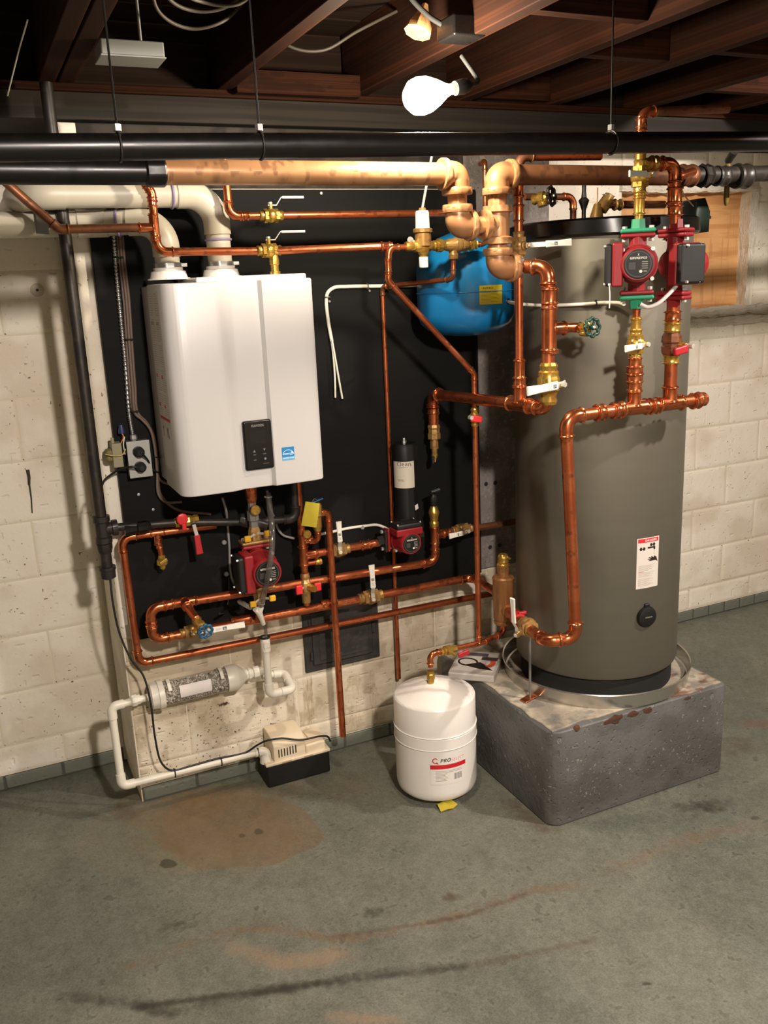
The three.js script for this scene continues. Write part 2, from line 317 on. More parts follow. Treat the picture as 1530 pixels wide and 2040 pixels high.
// the chimney breast's painted foot: paint worn to specks, rust runs below the soot door
const CX0 = 0.328, CX1 = 2.02, CY1 = 0.66;
const chimTex = canvasTex(1700, 664, (g, W, H) => {
  const im = g.createImageData(W, H), d = im.data;
  for (let j = 0; j < H; j++) for (let i = 0; i < W; i++) {
    const u = i / 1000, v = j / 1000, a = fbm(u * 7, v * 7, 4), b = fbm(u * 30, v * 20, 3), e = hash(i, j), q = (j * W + i) * 4;
    let c = mixc([216, 206, 186], [190, 177, 152], sst(0.36, 0.66, a)); c = mixc(c, [142, 126, 100], sst(0.58, 0.74, b) * 0.35);
    const k = (e - 0.5) * 10; d[q] = c[0] + k; d[q + 1] = c[1] + k; d[q + 2] = c[2] + k; d[q + 3] = 255;
  }
  g.putImageData(im, 0, 0);
  const q = (px, py) => { const p = P(px, py, 0); return [(p.x - CX0) / (CX1 - CX0) * W, (1 - p.y / CY1) * H]; };
  const spot = (x, y, r, al, col = '#3a3228') => { g.globalAlpha = al; g.fillStyle = col; g.beginPath(); g.ellipse(x, y, r * rr(0.5, 1.3), r * rr(0.5, 1.2), rnd() * 3, 0, 7); g.fill(); };
  for (let i = 0; i < 420; i++) { const [x, y] = q(rr(290, 560), rr(1400, 1560)); spot(x, y, rr(0.6, 3.2), rr(0.3, 0.8)); }
  for (let i = 0; i < 160; i++) { const [x, y] = q(rr(290, 800), rr(1250, 1480)); spot(x, y, rr(0.6, 2.4), rr(0.2, 0.6)); }
  for (let i = 0; i < 90; i++) { const [x, y] = q(rr(440, 465), rr(1340, 1470)); spot(x, y, rr(2, 6), 0.12, '#5a4a38'); }
  { const [x, y] = q(445, 1403); for (let i = 0; i < 26; i++) spot(x + rr(-16, 16), y + rr(-3, 3), rr(2, 5), 0.6, '#3a2418'); }
  const run = (px, y0, y1, w, n, col) => { for (let i = 0; i < n; i++) { const t = rnd(); const [x, y] = q(px + rr(-w, w) + t * 6, y0 + (y1 - y0) * t); g.globalAlpha = rr(0.05, 0.14); g.fillStyle = col; g.fillRect(x, y, rr(1.5, 5), rr(10, 46)); } };
  run(610, 1345, 1430, 10, 120, '#6e5030'); run(738, 1330, 1420, 7, 60, '#7a5a38'); run(700, 1345, 1440, 16, 60, '#8a6c48'); run(840, 1240, 1330, 30, 60, '#6a6058');
  g.globalAlpha = 1;
});
M.chimneyPaint = std({ map: chimTex, roughness: 0.75, bumpMap: wallBump, bumpScale: 0.004 });

function slabBox(parent, name, x0, x1, y0, y1, z0, z1, mat) { const m = mk(parent, name, new THREE.BoxGeometry(x1 - x0, y1 - y0, z1 - z0), mat); m.position.set((x0 + x1) / 2, (y0 + y1) / 2, (z0 + z1) / 2); return m; }
{ // floor
  const g = new THREE.BoxGeometry(RX1 - RX0, 0.12, RZ1 - RZ0); const p = g.attributes.position, uv = g.attributes.uv, n = g.attributes.normal;
  for (let i = 0; i < p.count; i++) if (n.getY(i) > 0.5) uv.setXY(i, (p.getX(i) + 3.4) / 6.8, 1 - (p.getZ(i) + 2.4625) / 4.925);
  const m = mk(scene, 'floor', g, M.floor); m.userData.kind = 'structure'; m.position.set((RX0 + RX1) / 2, -0.06, (RZ0 + RZ1) / 2);
}
// a masonry unit: a proud, slightly uneven face with rounded edges (a world-sized texture on it)
function unitGeo(x0, x1, y0, y1, z, proud, { side = 'z', tile = 1.0, org = [0, 0], span = null, rough = 0.0022, edge = 0.012, nx = 11, ny = 7 } = {}) {
  const lines = (a, b, n) => { const L = b - a, e = Math.min(edge, L * 0.2), s = [0, e * 0.35, e]; for (let i = 1; i < n - 5; i++) s.push(e + (L - 2 * e) * i / (n - 5)); s.push(L - e, L - e * 0.35, L); return s.map((q) => a + q); };
  const xs = lines(x0, x1, nx), ys = lines(y0, y1, ny), pos = [], uv = [], idx = [], o = rr(0, 50);
  for (const y of ys) for (const x of xs) {
    const dx = Math.min(x - x0, x1 - x), dy = Math.min(y - y0, y1 - y), e = (q) => Math.sqrt(Math.max(0, 1 - Math.pow(1 - Math.min(1, q / edge), 2)));
    const h = e(dx) * e(dy), dz = proud * h + (h > 0.9 ? (fbm(x * 9 + o, y * 9 + o, 3) - 0.5) * rough : 0);
    const w = (h <= 0) ? 0 : (vnoise(x * 14 + o, y * 14) - 0.5) * 0.004 * (1 - h);
    if (side === 'z') pos.push(x + w, y + w, z + dz); else pos.push(z - dz, y + w, x - 0.324);
    uv.push(span ? (x - org[0]) / span[0] : (x - org[0]) / tile, span ? (y - org[1]) / span[1] : (y - org[1]) / tile);
  }
  const n = xs.length;
  for (let j = 0; j < ys.length - 1; j++) for (let i = 0; i < n - 1; i++) { const a = j * n + i; idx.push(a, a + 1, a + n, a + n, a + 1, a + n + 1); }
  const g = new THREE.BufferGeometry(); g.setAttribute('position', new THREE.Float32BufferAttribute(pos, 3)); g.setAttribute('uv', new THREE.Float32BufferAttribute(uv, 2)); g.setIndex(idx); g.computeVertexNormals(); return g;
}
const COURSES = [0.055, 0.165, 0.365, 0.57, 0.772, 0.974, 1.182, 1.392, 1.6, 1.8, 2.0, 2.215];
function layCourses(parent, x0, x1, z, mat, proud, skip, o = {}) {
  for (let r = 0; r < COURSES.length - 1; r++) {
    const y0 = COURSES[r], y1 = COURSES[r + 1]; let x = x0 - (r % 2 ? 0.2 : 0) - 0.1;
    while (x < x1 - 0.02) {
      const a = Math.max(x0, x), b = Math.min(x1, x + 0.405); x += 0.405;
      if (b - a < 0.03) continue;
      for (const [p, q, s, t] of (skip ? skip(a, b, y0, y1) : [[a, b, y0, y1]])) if (q - p > 0.02 && t - s > 0.02)
        mk(parent, 'concrete_block', unitGeo(p + 0.003, q - 0.003, s + 0.003, t - 0.003, z, proud * rr(0.75, 1.25), o), mat);
    }
  }
}
const WX0 = 2.62, WX1 = 3.362, WY0 = 1.53, WY1 = 2.05;
{ // back wall of painted blocks, boarded window in it
  const w = structure('wall_back');
  slabBox(w, 'wall_core', RX0 - 0.15, WX0, 0, SUB_Y, RZ0 - 0.2, RZ0 - 0.004, M.mortar);
  slabBox(w, 'wall_core', WX1, RX1 + 0.15, 0, SUB_Y, RZ0 - 0.2, RZ0 - 0.004, M.mortar);
  slabBox(w, 'wall_core', WX0, WX1, 0, WY0, RZ0 - 0.2, RZ0 - 0.004, M.mortar);
  slabBox(w, 'wall_core', WX0, WX1, WY1, SUB_Y, RZ0 - 0.2, RZ0 - 0.004, M.mortar);
  layCourses(w, -1.0, CX0 - 0.002, RZ0 - 0.004, M.wall, 0.0032, null, { tile: 1.1, rough: 0.005, edge: 0.016 });
  layCourses(w, 1.98, 4.4, RZ0 - 0.004, M.wall, 0.0048, (a, b, y0, y1) => {
    if (b <= WX0 || a >= WX1 || y1 <= WY0 || y0 >= WY1) return [[a, b, y0, y1]];
    const out = []; if (a < WX0) out.push([a, WX0, y0, y1]); if (b > WX1) out.push([WX1, b, y0, y1]);
    const p = Math.max(a, WX0), q = Math.min(b, WX1); if (y0 < WY0) out.push([p, q, y0, WY0]); if (y1 > WY1) out.push([p, q, WY1, y1]);
    return out;
  }, { tile: 1.1, rough: 0.006, edge: 0.018 });
  { const p = P(74, 578, RZ0); turned(w, 'wall_plug', V(p.x, p.y, RZ0 - 0.004), V(p.x, p.y, RZ0 + 0.0035), [[0, 0.022], [0.8, 0.022], [1, 0.019]], M.wallPlain, 20); turned(w, 'plug_pin', V(p.x, p.y, RZ0 + 0.003), V(p.x, p.y, RZ0 + 0.005), [[0, 0.005], [1, 0.004]], M.baseDark ??= std({ color: 0x3c3830, roughness: 0.9 }), 10); }
  for (const [a, b, k] of [[[55, 936], [58, 966], 0.012], [[58, 962], [64, 1022], 0.006]]) { const p = P(...a, RZ0), q = P(...b, RZ0); mk(w, 'mortar_gap', sweep([V(p.x, p.y, RZ0 + 0.0005), V((p.x + q.x) / 2 + 0.002, (p.y + q.y) / 2, RZ0 + 0.0005), V(q.x, q.y, RZ0 + 0.0005)], [k / 2, k / 2.4, k / 3], 8), M.baseDark, 'dark gap of missing mortar'); }
  for (const [n, x0, x1, z0, z1] of [['wall_left', RX0 - 0.15, RX0, RZ0, RZ1], ['wall_right', RX1, RX1 + 0.15, RZ0, RZ1], ['wall_front', RX0 - 0.15, RX1 + 0.15, RZ1, RZ1 + 0.15]]) { const m = slabBox(scene, n, x0, x1, 0, SUB_Y, z0, z1, M.wallPlain); m.userData.kind = 'structure'; }
}
{ // lowest band, painted with the floor, cut by brick joints
  const b = structure('baseboard_back');
  M.baseBack = std({ color: 0x4a4a42, roughness: 0.85 });
  slabBox(b, 'base_backing', -0.9, CX0 - 0.01, 0, 0.054, RZ0 - 0.01, RZ0 - 0.001, M.baseBack); slabBox(b, 'base_backing', 1.98, 4.4, 0, 0.054, RZ0 - 0.01, RZ0 - 0.001, M.baseBack); slabBox(b, 'base_backing', CX0 + 0.004, 1.98, 0, 0.054, -0.006, 0, M.baseBack);
  const band = (x0, x1, z, w) => { for (let x = x0; x < x1 - 0.01; x += w) mk(b, 'base_brick', unitGeo(x + 0.003, Math.min(x1, x + w) - 0.003, 0.002, 0.054, z, 0.007 * rr(0.7, 1.3), { nx: 8, ny: 7, edge: 0.006, rough: 0.003 }), M.floorPaint); };
  band(-0.9, CX0 - 0.01, RZ0 - 0.004, 0.2); band(1.98, 4.4, RZ0 - 0.004, 0.104); band(CX0 + 0.004, 1.98, -0.003, 0.19);
}
{ // chimney breast
  const w = structure('wall_chimney');
  slabBox(w, 'chimney_core', CX0, CX1, 0, 2.2, RZ0, -0.003, M.mortar);
  const rows = [0.055, 0.13, 0.325, 0.522, 0.604];
  for (let r = 0; r < rows.length - 1; r++) { let x = CX0 - (r % 2 ? 0.22 : 0.05); while (x < CX1) { const a = Math.max(CX0 + 0.002, x), c = Math.min(CX1, x + 0.405); x += 0.405; if (c - a > 0.03) mk(w, 'concrete_block', unitGeo(a + 0.002, c - 0.002, rows[r] + 0.002, rows[r + 1] - 0.002, -0.003, 0.004 * rr(0.8, 1.2), { org: [CX0, 0], span: [CX1 - CX0, CY1], rough: 0.006, edge: 0.014 }), M.chimneyPaint); } }
  // its painted flank, seen beside the gas pipe
  for (let r = 0; r < COURSES.length - 1; r++) mk(w, 'concrete_block', unitGeo(0.004, 0.32, COURSES[r] + 0.002, COURSES[r + 1] - 0.002, CX0, 0.003, { side: 'x', tile: 1.1, edge: 0.012 }), M.wall);
  // white edge strip beside the black panel, and bare grey concrete on its other side
  mk(w, 'corner_strip', unitGeo(CX0 + 0.001, 0.375, 0.606, 2.2, -0.003, 0.006, { tile: 1.1, ny: 24 }), M.wall);
  const bare = mk(w, 'bare_concrete', unitGeo(1.66, CX1, 0.606, 2.2, -0.003, 0.008, { tile: 0.5, nx: 9, ny: 20, rough: 0.006 }), M.concrete);
  mk(w, 'chimney_head', unitGeo(0.376, 1.66, 2.02, 2.2, -0.003, 0.006, { tile: 0.5, nx: 16, ny: 8 }), M.darkStone ??= std({ map: dataTex(256, (u, v) => { const a = fbm(u * 10, v * 10, 4, 10); return mixc([58, 52, 46], [38, 34, 30], sst(0.35, 0.65, a)); }), roughness: 0.9 }));  // head drawn in a darker stone tone than the bare concrete
  for (const [px, py] of [[968, 964], [986, 962], [976, 1090], [995, 1086]]) { const p = P(px, py, 0.004); turned(bare, 'drill_hole', p, p.clone().add(V(0, 0, 0.003)), [[0, 0.007], [0.6, 0.0085], [1, 0.0075]], M.blackRubber, 14); }
}
{ // boarded window
  const w = structure('window_1');
  const ply = dataTex(512, (u, v) => { const g = fbm(u * 3 + fbm(u * 2, v * 6, 3) * 2, v * 26, 4), e = fbm(u * 60, v * 4, 3); let c = mixc([206, 156, 102], [186, 132, 80], sst(0.35, 0.65, g)); return mixc(c, [160, 108, 64], sst(0.62, 0.75, e) * 0.35); });
  M.plywood = std({ map: ply, roughness: 0.65 });
  slabBox(w, 'plywood_board', WX0, WX1, WY0 - 0.02, WY1 + 0.02, RZ0 - 0.07, RZ0 - 0.055, M.plywood);
  const lumpy = (x0, x1, y0, y1, z, d) => { const g = new THREE.BoxGeometry(x1 - x0, y1 - y0, d, Math.ceil((x1 - x0) / 0.012), Math.ceil((y1 - y0) / 0.012), 3), p = g.attributes.position; for (let i = 0; i < p.count; i++) { const X0 = p.getX(i), Y0 = p.getY(i), Z0 = p.getZ(i); const a = (fbm(X0 * 30 + Y0 * 30 + 9, Z0 * 40 + 3, 3) - 0.5) * 0.02, b = (fbm(X0 * 26 + 4, Y0 * 26 + Z0 * 9, 3) - 0.5) * 0.02; p.setXYZ(i, X0 + a, Y0 + b, Z0 + (Z0 > 0 ? b * 0.7 : 0)); } g.computeVertexNormals(); g.translate((x0 + x1) / 2, (y0 + y1) / 2, z); return g; };
  mk(w, 'plaster_jamb', lumpy(WX1 - 0.012, WX1 + 0.03, WY0 - 0.02, WY1 + 0.05, RZ0 - 0.025, 0.07), M.wall);
  mk(w, 'plaster_head', lumpy(WX0 - 0.02, WX1 + 0.02, WY1 - 0.01, WY1 + 0.035, RZ0 - 0.02, 0.07), M.wall);
  mk(w, 'window_sill', lumpy(WX0 - 0.02, WX1 + 0.6, WY0 - 0.03, WY0 + 0.006, RZ0 - 0.015, 0.08), M.wall);
  mk(w, 'sill_course', lumpy(WX0 - 0.02, WX1 + 0.8, WY0 - 0.075, WY0 - 0.042, RZ0 - 0.01, 0.06), M.wall);
}
// ---------------------------------------------------------------- ceiling: boards on joists
const woodTex = dataTex(512, (u, v) => { const g = fbm(u * 2 + fbm(u * 3, v * 9, 3) * 0.6, v * 40, 4), e = fbm(u * 6, v * 3, 4); let c = mixc([58, 31, 18], [44, 23, 13], sst(0.35, 0.65, g)); return mixc(c, [30, 17, 11], sst(0.5, 0.72, e) * 0.6); });
M.joist = new THREE.MeshPhysicalMaterial({ map: woodTex, roughness: 0.8, specularIntensity: 0.2 });
const darkWood = dataTex(512, (u, v) => { const g = fbm(u * 2, v * 40, 4), e = fbm(u * 6, v * 3, 4); let c = mixc([44, 31, 24], [34, 24, 18], sst(0.35, 0.65, g)); return mixc(c, [40, 30, 24], sst(0.5, 0.72, e) * 0.6); });
M.subfloor = new THREE.MeshPhysicalMaterial({ map: darkWood, roughness: 0.9, specularIntensity: 0.2 });
M.sill = std({ map: dataTex(256, (u, v) => { const a = fbm(u * 10, v * 5, 4); return mixc([42, 36, 29], [27, 23, 18], sst(0.35, 0.65, a)); }), roughness: 0.9 });
{
  const c = structure('ceiling');
  slabBox(c, 'subfloor_deck', RX0 - 0.15, RX1 + 0.15, SUB_Y + 0.02, SUB_Y + 0.12, RZ0 - 0.2, RZ1 + 0.15, M.subfloor);
  for (let z = RZ0, i = 0; z < RZ1; z += 0.142, i++) if (z < 1.9) box(c, 'subfloor_board', V((RX0 + RX1) / 2, SUB_Y + 0.01, z + 0.071), [RX1 - RX0, 0.02 + 0.003 * (i % 3), 0.139], M.subfloor, { r: 0.002, seg: 1 });
  for (const x of [-1.7, -1.3, -0.9, -0.5, -0.1, 0.31, 0.362, 0.82, 1.27, 1.655, 2.02, 2.42, 2.82, 3.22, 3.62, 4.02, 4.4]) box(c, 'joist', V(x, (JOIST_Y + SUB_Y) / 2, (RZ1 - 0.06) / 2), [RZ1 + 0.06, SUB_Y - JOIST_Y, 0.045], M.joist, { dir: ZF, r: 0.003, seg: 1 });
  box(c, 'sill_plate', V((RX0 + RX1) / 2, 2.253, -0.155), [RX1 - RX0, 0.092, 0.33], M.sill, { r: 0.004, seg: 1 });
  box(c, 'rim_board', V((RX0 + RX1) / 2, 2.4, -0.1), [RX1 - RX0, 0.2, 0.04], M.subfloor, { r: 0.003, seg: 1 });
  box(c, 'ledger_board', V((RX0 + RX1) / 2, 2.29, 0.018), [RX1 - RX0, 0.022, 0.02], M.joist, { r: 0.003, seg: 1 });
  for (const [x0, x1, z, y0, y1] of [[0.843, 1.247, 0.06, 2.285, 2.35], [1.293, 1.632, 0.95, 2.31, 2.48], [1.68, 1.997, 0.62, 2.31, 2.48], [2.043, 2.397, 0.75, 2.31, 2.48], [0.385, 0.797, 1.15, 2.31, 2.48], [1.68, 1.997, 0.02, 2.31, 2.48], [2.443, 2.797, 0.3, 2.31, 2.48]]) box(c, 'blocking_board', V((x0 + x1) / 2, (y0 + y1) / 2, z), [x1 - x0, y1 - y0, 0.038], M.joist, { r: 0.002, seg: 1 });
}
// ---------------------------------------------------------------- lamp, cables and pipes under the ceiling
{
  const B = P(853, 188, 0.8), ax = V(-0.95, -0.22, 0.1).normalize();
  const t = thing('light_bulb', 'glowing bare light bulb hanging under the ceiling joists', 'light bulb');
  M.glow = std({ color: 0xffffff, emissive: lin(1, 0.86, 0.62), emissiveIntensity: 9, roughness: 0.5 });
  const a = B.clone().addScaledVector(ax, -0.066), b = B.clone().addScaledVector(ax, 0.07);
  turned(t, 'glass_globe', a, b, [[0, 0.013], [0.1, 0.017], [0.3, 0.031], [0.5, 0.0415], [0.66, 0.044], [0.8, 0.04], [0.92, 0.026], [0.98, 0.011], [1, 0.001]], M.glow, 28);
  turned(t, 'screw_base', a.clone().addScaledVector(ax, -0.022), a, [[0, 0.011], [0.3, 0.0135], [0.5, 0.0125], [0.7, 0.0135], [1, 0.013]], M.zinc, 18);
  const L = new THREE.PointLight(WARM, BULB_LIGHT, 0, 2); L.name = 'bulb_lamp'; L.position.copy(B); L.castShadow = true; L.shadow.radius = 1.8; L.shadow.bias = -0.001; t.add(L);
  const s = thing('lamp_holder', 'dark lamp socket holding the glowing bulb, fixed to a joist', 'lamp socket');
  const c = a.clone().addScaledVector(ax, -0.016), e = c.clone().addScaledVector(ax, -0.05);
  turned(s, 'socket', c, e, [[0, 0.017], [0.5, 0.019], [0.8, 0.016], [1, 0.008]], M.black, 20);
  const jb = V(1.235, 2.27, 0.74);
  pipeRun(s, [e, e.clone().addScaledVector(ax, -0.03), jb.clone().add(V(0, -0.01, 0))], 0.0055, M.blackRubber, { elbows: false, pipeName: 'stem' });
  box(s, 'outlet_box', jb.clone().add(V(0, 0.05, 0)), [0.09, 0.05, 0.09], M.blackMain, { r: 0.006 });
  const w = thing('ceiling_cable', 'black cable drooping from the joists to the lamp socket', 'cable');
  cable(w, 'sheath', [V(1.2, 2.49, 0.7), V(1.12, 2.42, 0.68), V(1.16, 2.36, 0.7), V(1.2, 2.33, 0.72)], 0.007, M.blackRubber);
  const pc = thing('insulation_scrap', 'pale torn paper scrap tucked above the lamp socket', 'paper scrap');
  turned(pc, 'paper_cone', V(1.2, 2.405, 0.62), V(1.17, 2.335, 0.63), [[0, 0.008], [0.4, 0.018], [0.8, 0.034], [1, 0.036]], M.plywood, 9);
}
// two more bulbs, set up between the joists over the open floor, light the near side of everything
for (const [x, z, power, label] of [[0.6, 3.2, LAMP_A, 'bare bulb in a porcelain holder between joists facing the boiler'], [2.62, 1.95, LAMP_B, 'bare bulb in a porcelain holder between joists before the plinth']]) {
  const t = thing('ceiling_lamp', label, 'ceiling lamp'), p = V(x, 2.425, z);
  turned(t, 'porcelain_base', p.clone().add(V(0, 0.07, 0)), p.clone().add(V(0, 0.045, 0)), [[0, 0.055], [0.4, 0.05], [0.7, 0.025], [1, 0.022]], M.plasticWhite);
  turned(t, 'glass_globe', p.clone().add(V(0, 0.046, 0)), p.clone().add(V(0, -0.05, 0)), [[0, 0.015], [0.3, 0.025], [0.6, 0.034], [0.8, 0.031], [0.95, 0.014], [1, 0.001]], M.glow);
  const L = new THREE.PointLight(FILL, power, 0, 2); L.name = 'lamp_light'; L.position.copy(p); L.castShadow = true; L.shadow.radius = power === LAMP_A && x < 2 ? 3.4 : 2; L.shadow.bias = -0.001; t.add(L);
}
{ // black steel main crossing the whole view
  const t = thing('steel_main_pipe', 'long black steel pipe hung under the joists across the room', 'pipe');
  const a = P(100, 294, 1.05), b = P(1400, 283, 1.05), d = b.clone().sub(a).normalize();
  pipeRun(t, [a.clone().addScaledVector(d, -2.2), b.clone().addScaledVector(d, 2.6)], 0.0245, M.blackMain, { seg: 24 });
  for (const [px, where] of [[203, 'beside the flat grey ceiling box'], [434, 'above the boiler flues'], [1161, 'above the tank lid']]) {
    const p = a.clone().lerp(b, (px - 100) / 1300), g = thing('pipe_hanger', 'thin dark hanger of the long black pipe ' + where, 'hanger', 'strap hangers of the long black pipe');
    mk(g, 'clamp_ring', ringGeo(p, d, 0.0265, 0.0022), M.blackIron);
    turned(g, 'hanger_rod', p.clone().add(V(0, 0.026, 0)), V(p.x, JOIST_Y + 0.02, p.z), [[0, 0.0022], [1, 0.0022]], M.blackMain, 8);
    turned(g, 'rod_nut', p.clone().add(V(0, 0.028, 0)), p.clone().add(V(0, 0.04, 0)), [[0, 0.008], [1, 0.008]], M.steelDull, 6);
  }
}
{ // driver box with coiled cables
  const p = PY(258, 105, 2.285), t = thing('junction_box', 'flat pale grey metal box under the dark ceiling boards', 'junction box');
  box(t, 'box_body', p, [0.15, 0.035, 0.1], std({ color: 0x7d7f7c, roughness: 0.5 }), { r: 0.004 }); box(t, 'cover', p.clone().add(V(0, -0.0185, 0)), [0.155, 0.004, 0.105], std({ color: 0x878986, roughness: 0.5 }), { r: 0.002 });
  const mount = V(p.x, JOIST_Y + 0.05, p.z); turned(t, 'hanger_screw', p.clone().add(V(0.03, 0.017, 0)), mount.clone().add(V(0.03, 0.16, 0)), [[0, 0.004], [1, 0.004]], M.steelDull, 8);
  for (let i = 0; i < 5; i++) {
    const g = thing('ceiling_wire', 'pale wire of the loose coil beside the grey ceiling box', 'wire', 'loose coil of pale wires under the ceiling'), z = 0.52 + i * 0.05, y = 2.36 + 0.02 * (i % 3);
    cable(g, 'sheath', [V(0.5, y + 0.09, z + 0.1), V(0.52 + i * 0.01, y, z + 0.04), V(0.6, y - 0.025 + i * 0.006, z), V(0.68, y - 0.01, z + 0.02), V(0.76, y + 0.06, z + 0.05 * i / 3), V(0.795, y + 0.1, z + 0.1)], 0.0045, std({ color: 0x443d32, roughness: 0.6 }), 40);
  }
  const g = thing('ceiling_wire', 'single pale wire sagging between two joists beyond the coil', 'wire');
  cable(g, 'sheath', [V(0.845, 2.44, 0.3), V(0.93, 2.36, 0.32), V(1.02, 2.35, 0.34), V(1.12, 2.4, 0.36), V(1.245, 2.46, 0.36)], 0.0045, std({ color: 0x3a342c, roughness: 0.6 }), 40);
  const h = thing('pull_string', 'thin pale string hanging from the joists beside the wall', 'string');
  cable(h, 'string_body', [PY(55, 40, 2.32), PY(35, 110, 2.3), PY(15, 190, 2.24)], 0.002, M.cableWhite, 10);
}
// ---------------------------------------------------------------- generic plumbing pieces
function ballValve(name, label, c, dir, r, { up = UP, lever = X, len = 0.09, off = r * 2.6, w = 0.018, body = M.brass, grip = M.leverWhite, gripLabel, bend = 0.012, print = false, group, cat = 'valve' } = {}) {
  const t = thing(name, label, cat, group), d = dir.clone().normalize(), L = r * 6.4;
  const a = c.clone().addScaledVector(d, -L / 2), b = c.clone().addScaledVector(d, L / 2);
  turned(t, 'valve_body', a, b, [[0, r * 1.18], [0.04, r * 1.35], [0.1, r * 1.2], [0.2, r * 1.2], [0.24, r * 1.55], [0.34, r * 1.58], [0.38, r * 1.75], [0.5, r * 1.9], [0.62, r * 1.75], [0.66, r * 1.58], [0.76, r * 1.55], [0.8, r * 1.2], [0.9, r * 1.2], [0.96, r * 1.35], [1, r * 1.18]], body, 20);
  for (const s of [0.27, 0.73]) { const p = a.clone().lerp(b, s), h = d.clone().multiplyScalar(r * 0.45); turned(t, 'hex_collar', p.clone().sub(h), p.clone().add(h), [[0, r * 1.78], [1, r * 1.78]], body, 6); }
  const u = up.clone().normalize(), top = c.clone().addScaledVector(u, off);
  turned(t, 'stem', c.clone(), top.clone().addScaledVector(u, 0.004), [[0, r * 0.95], [0.55, r * 0.95], [0.6, r * 0.62], [1, r * 0.6]], body, 14);
  turned(t, 'stem_nut', top.clone().addScaledVector(u, 0.002), top.clone().addScaledVector(u, 0.009), [[0, 0.0065], [1, 0.0065]], M.zinc, 6);
  const l = lever.clone().normalize();
  const h0 = top.clone(), h1 = top.clone().addScaledVector(l, len * 0.18), h2 = top.clone().addScaledVector(l, len * 0.34).addScaledVector(u, bend), h3 = top.clone().addScaledVector(l, len).addScaledVector(u, bend);
  const arm = flatBar(t, 'lever', [h0.clone().addScaledVector(l, -0.008), h1, h2, h3], u, w * 0.72, 0.003, M.zinc);
  const gp = flatBar(arm, 'grip', [h2.clone().lerp(h3, 0.05), h2.clone().lerp(h3, 0.5), h2.clone().lerp(h3, 0.85), h3.clone().addScaledVector(l, 0.004)], u, [w * 0.95, w * 0.85, w * 1.0, w * 1.08], 0.007, grip, gripLabel);
  if (print) { const mid = h2.clone().lerp(h3, 0.3), sd = new THREE.Vector3().crossVectors(l, u).normalize(), hx = l.clone().multiplyScalar(len * 0.13), hy = sd.multiplyScalar(w * 0.33), o = u.clone().multiplyScalar(0.0042); quad(arm, 'grip_print', mid.clone().sub(hx).add(hy).add(o), mid.clone().add(hx).add(hy).add(o), mid.clone().sub(hx).sub(hy).add(o), mid.clone().add(hx).sub(hy).add(o), printMat()); }
  return t;
}
let _print; function printMat() { return _print ??= std({ roughness: 0.6, map: canvasTex(128, 48, (g, W, H) => { g.fillStyle = '#e6e3d8'; g.fillRect(0, 0, W, H); g.fillStyle = '#3c4a42'; g.fillRect(78, 6, 40, 36); g.fillStyle = '#e6e3d8'; g.fillRect(90, 10, 5, 28); g.fillRect(100, 12, 12, 4); g.fillRect(100, 22, 12, 4); g.fillStyle = '#7d8c84'; for (let i = 0; i < 4; i++) g.fillRect(8, 10 + i * 8, 60 - (i % 2) * 14, 3); }) }); }
function flatBar(parent, name, pts, up, width, thick, mat, label) {     // bent flat strip with rounded edges
  const u = up.clone().normalize(), W = (i) => (Array.isArray(width) ? width[i] : width), pos = [], idx = [], n = pts.length;
  for (let i = 0; i < n; i++) {
    const t = pts[Math.min(n - 1, i + 1)].clone().sub(pts[Math.max(0, i - 1)]).normalize(), s = new THREE.Vector3().crossVectors(t, u).normalize(), v = new THREE.Vector3().crossVectors(s, t).normalize();
    const h = thick / 2, w = W(i) / 2, e = Math.min(h, w) * 0.5;
    for (const [a, b] of [[-w, -h + e], [-w + e, -h], [w - e, -h], [w, -h + e], [w, h - e], [w - e, h], [-w + e, h], [-w, h - e]]) { const p = pts[i].clone().addScaledVector(s, a).addScaledVector(v, b); pos.push(p.x, p.y, p.z); }
  }
  for (let i = 0; i < n - 1; i++) for (let k = 0; k < 8; k++) { const a = i * 8 + k, b = i * 8 + (k + 1) % 8; idx.push(a, a + 8, b, b, a + 8, b + 8); }
  for (let k = 1; k < 7; k++) { idx.push(0, k, k + 1); const o = (n - 1) * 8; idx.push(o, o + k + 1, o + k); }
  const g = new THREE.BufferGeometry(); g.setAttribute('position', new THREE.Float32BufferAttribute(pos, 3)); g.setIndex(idx);
  const c = crease(g, 0.5); c.setAttribute('uv', new THREE.Float32BufferAttribute(new Float32Array(c.attributes.position.count * 2), 2)); return mk(parent, name, c, mat, label);
}
function handwheel(parent, c, axis, R, mat, lobes = 8) {
  const a = axis.clone().normalize(), m = basisFrom(a), x = V(1, 0, 0).applyMatrix4(m), z = V(0, 0, 1).applyMatrix4(m), pts = [], geos = [];
  for (let i = 0; i <= 64; i++) { const q = i / 64 * Math.PI * 2, r = R * (1 + 0.1 * Math.cos(q * lobes)); pts.push(c.clone().addScaledVector(x, Math.cos(q) * r).addScaledVector(z, Math.sin(q) * r)); }
  geos.push(sweep(pts, R * 0.2, 8, false));
  for (let i = 0; i < 4; i++) { const q = i * Math.PI / 2 + 0.4; geos.push(sweep([c.clone(), c.clone().addScaledVector(x, Math.cos(q) * R).addScaledVector(z, Math.sin(q) * R)], R * 0.13, 6, false)); }
  const w = mk(parent, 'handwheel', mergeGeometries(geos), mat);
  turned(w, 'hub', c.clone().addScaledVector(a, -R * 0.25), c.clone().addScaledVector(a, R * 0.3), [[0, R * 0.34], [0.7, R * 0.34], [1, R * 0.22]], mat, 12);
  turned(w, 'wheel_screw', c.clone().addScaledVector(a, R * 0.3), c.clone().addScaledVector(a, R * 0.42), [[0, R * 0.18], [1, R * 0.14]], M.zinc, 10);
  return w;
}
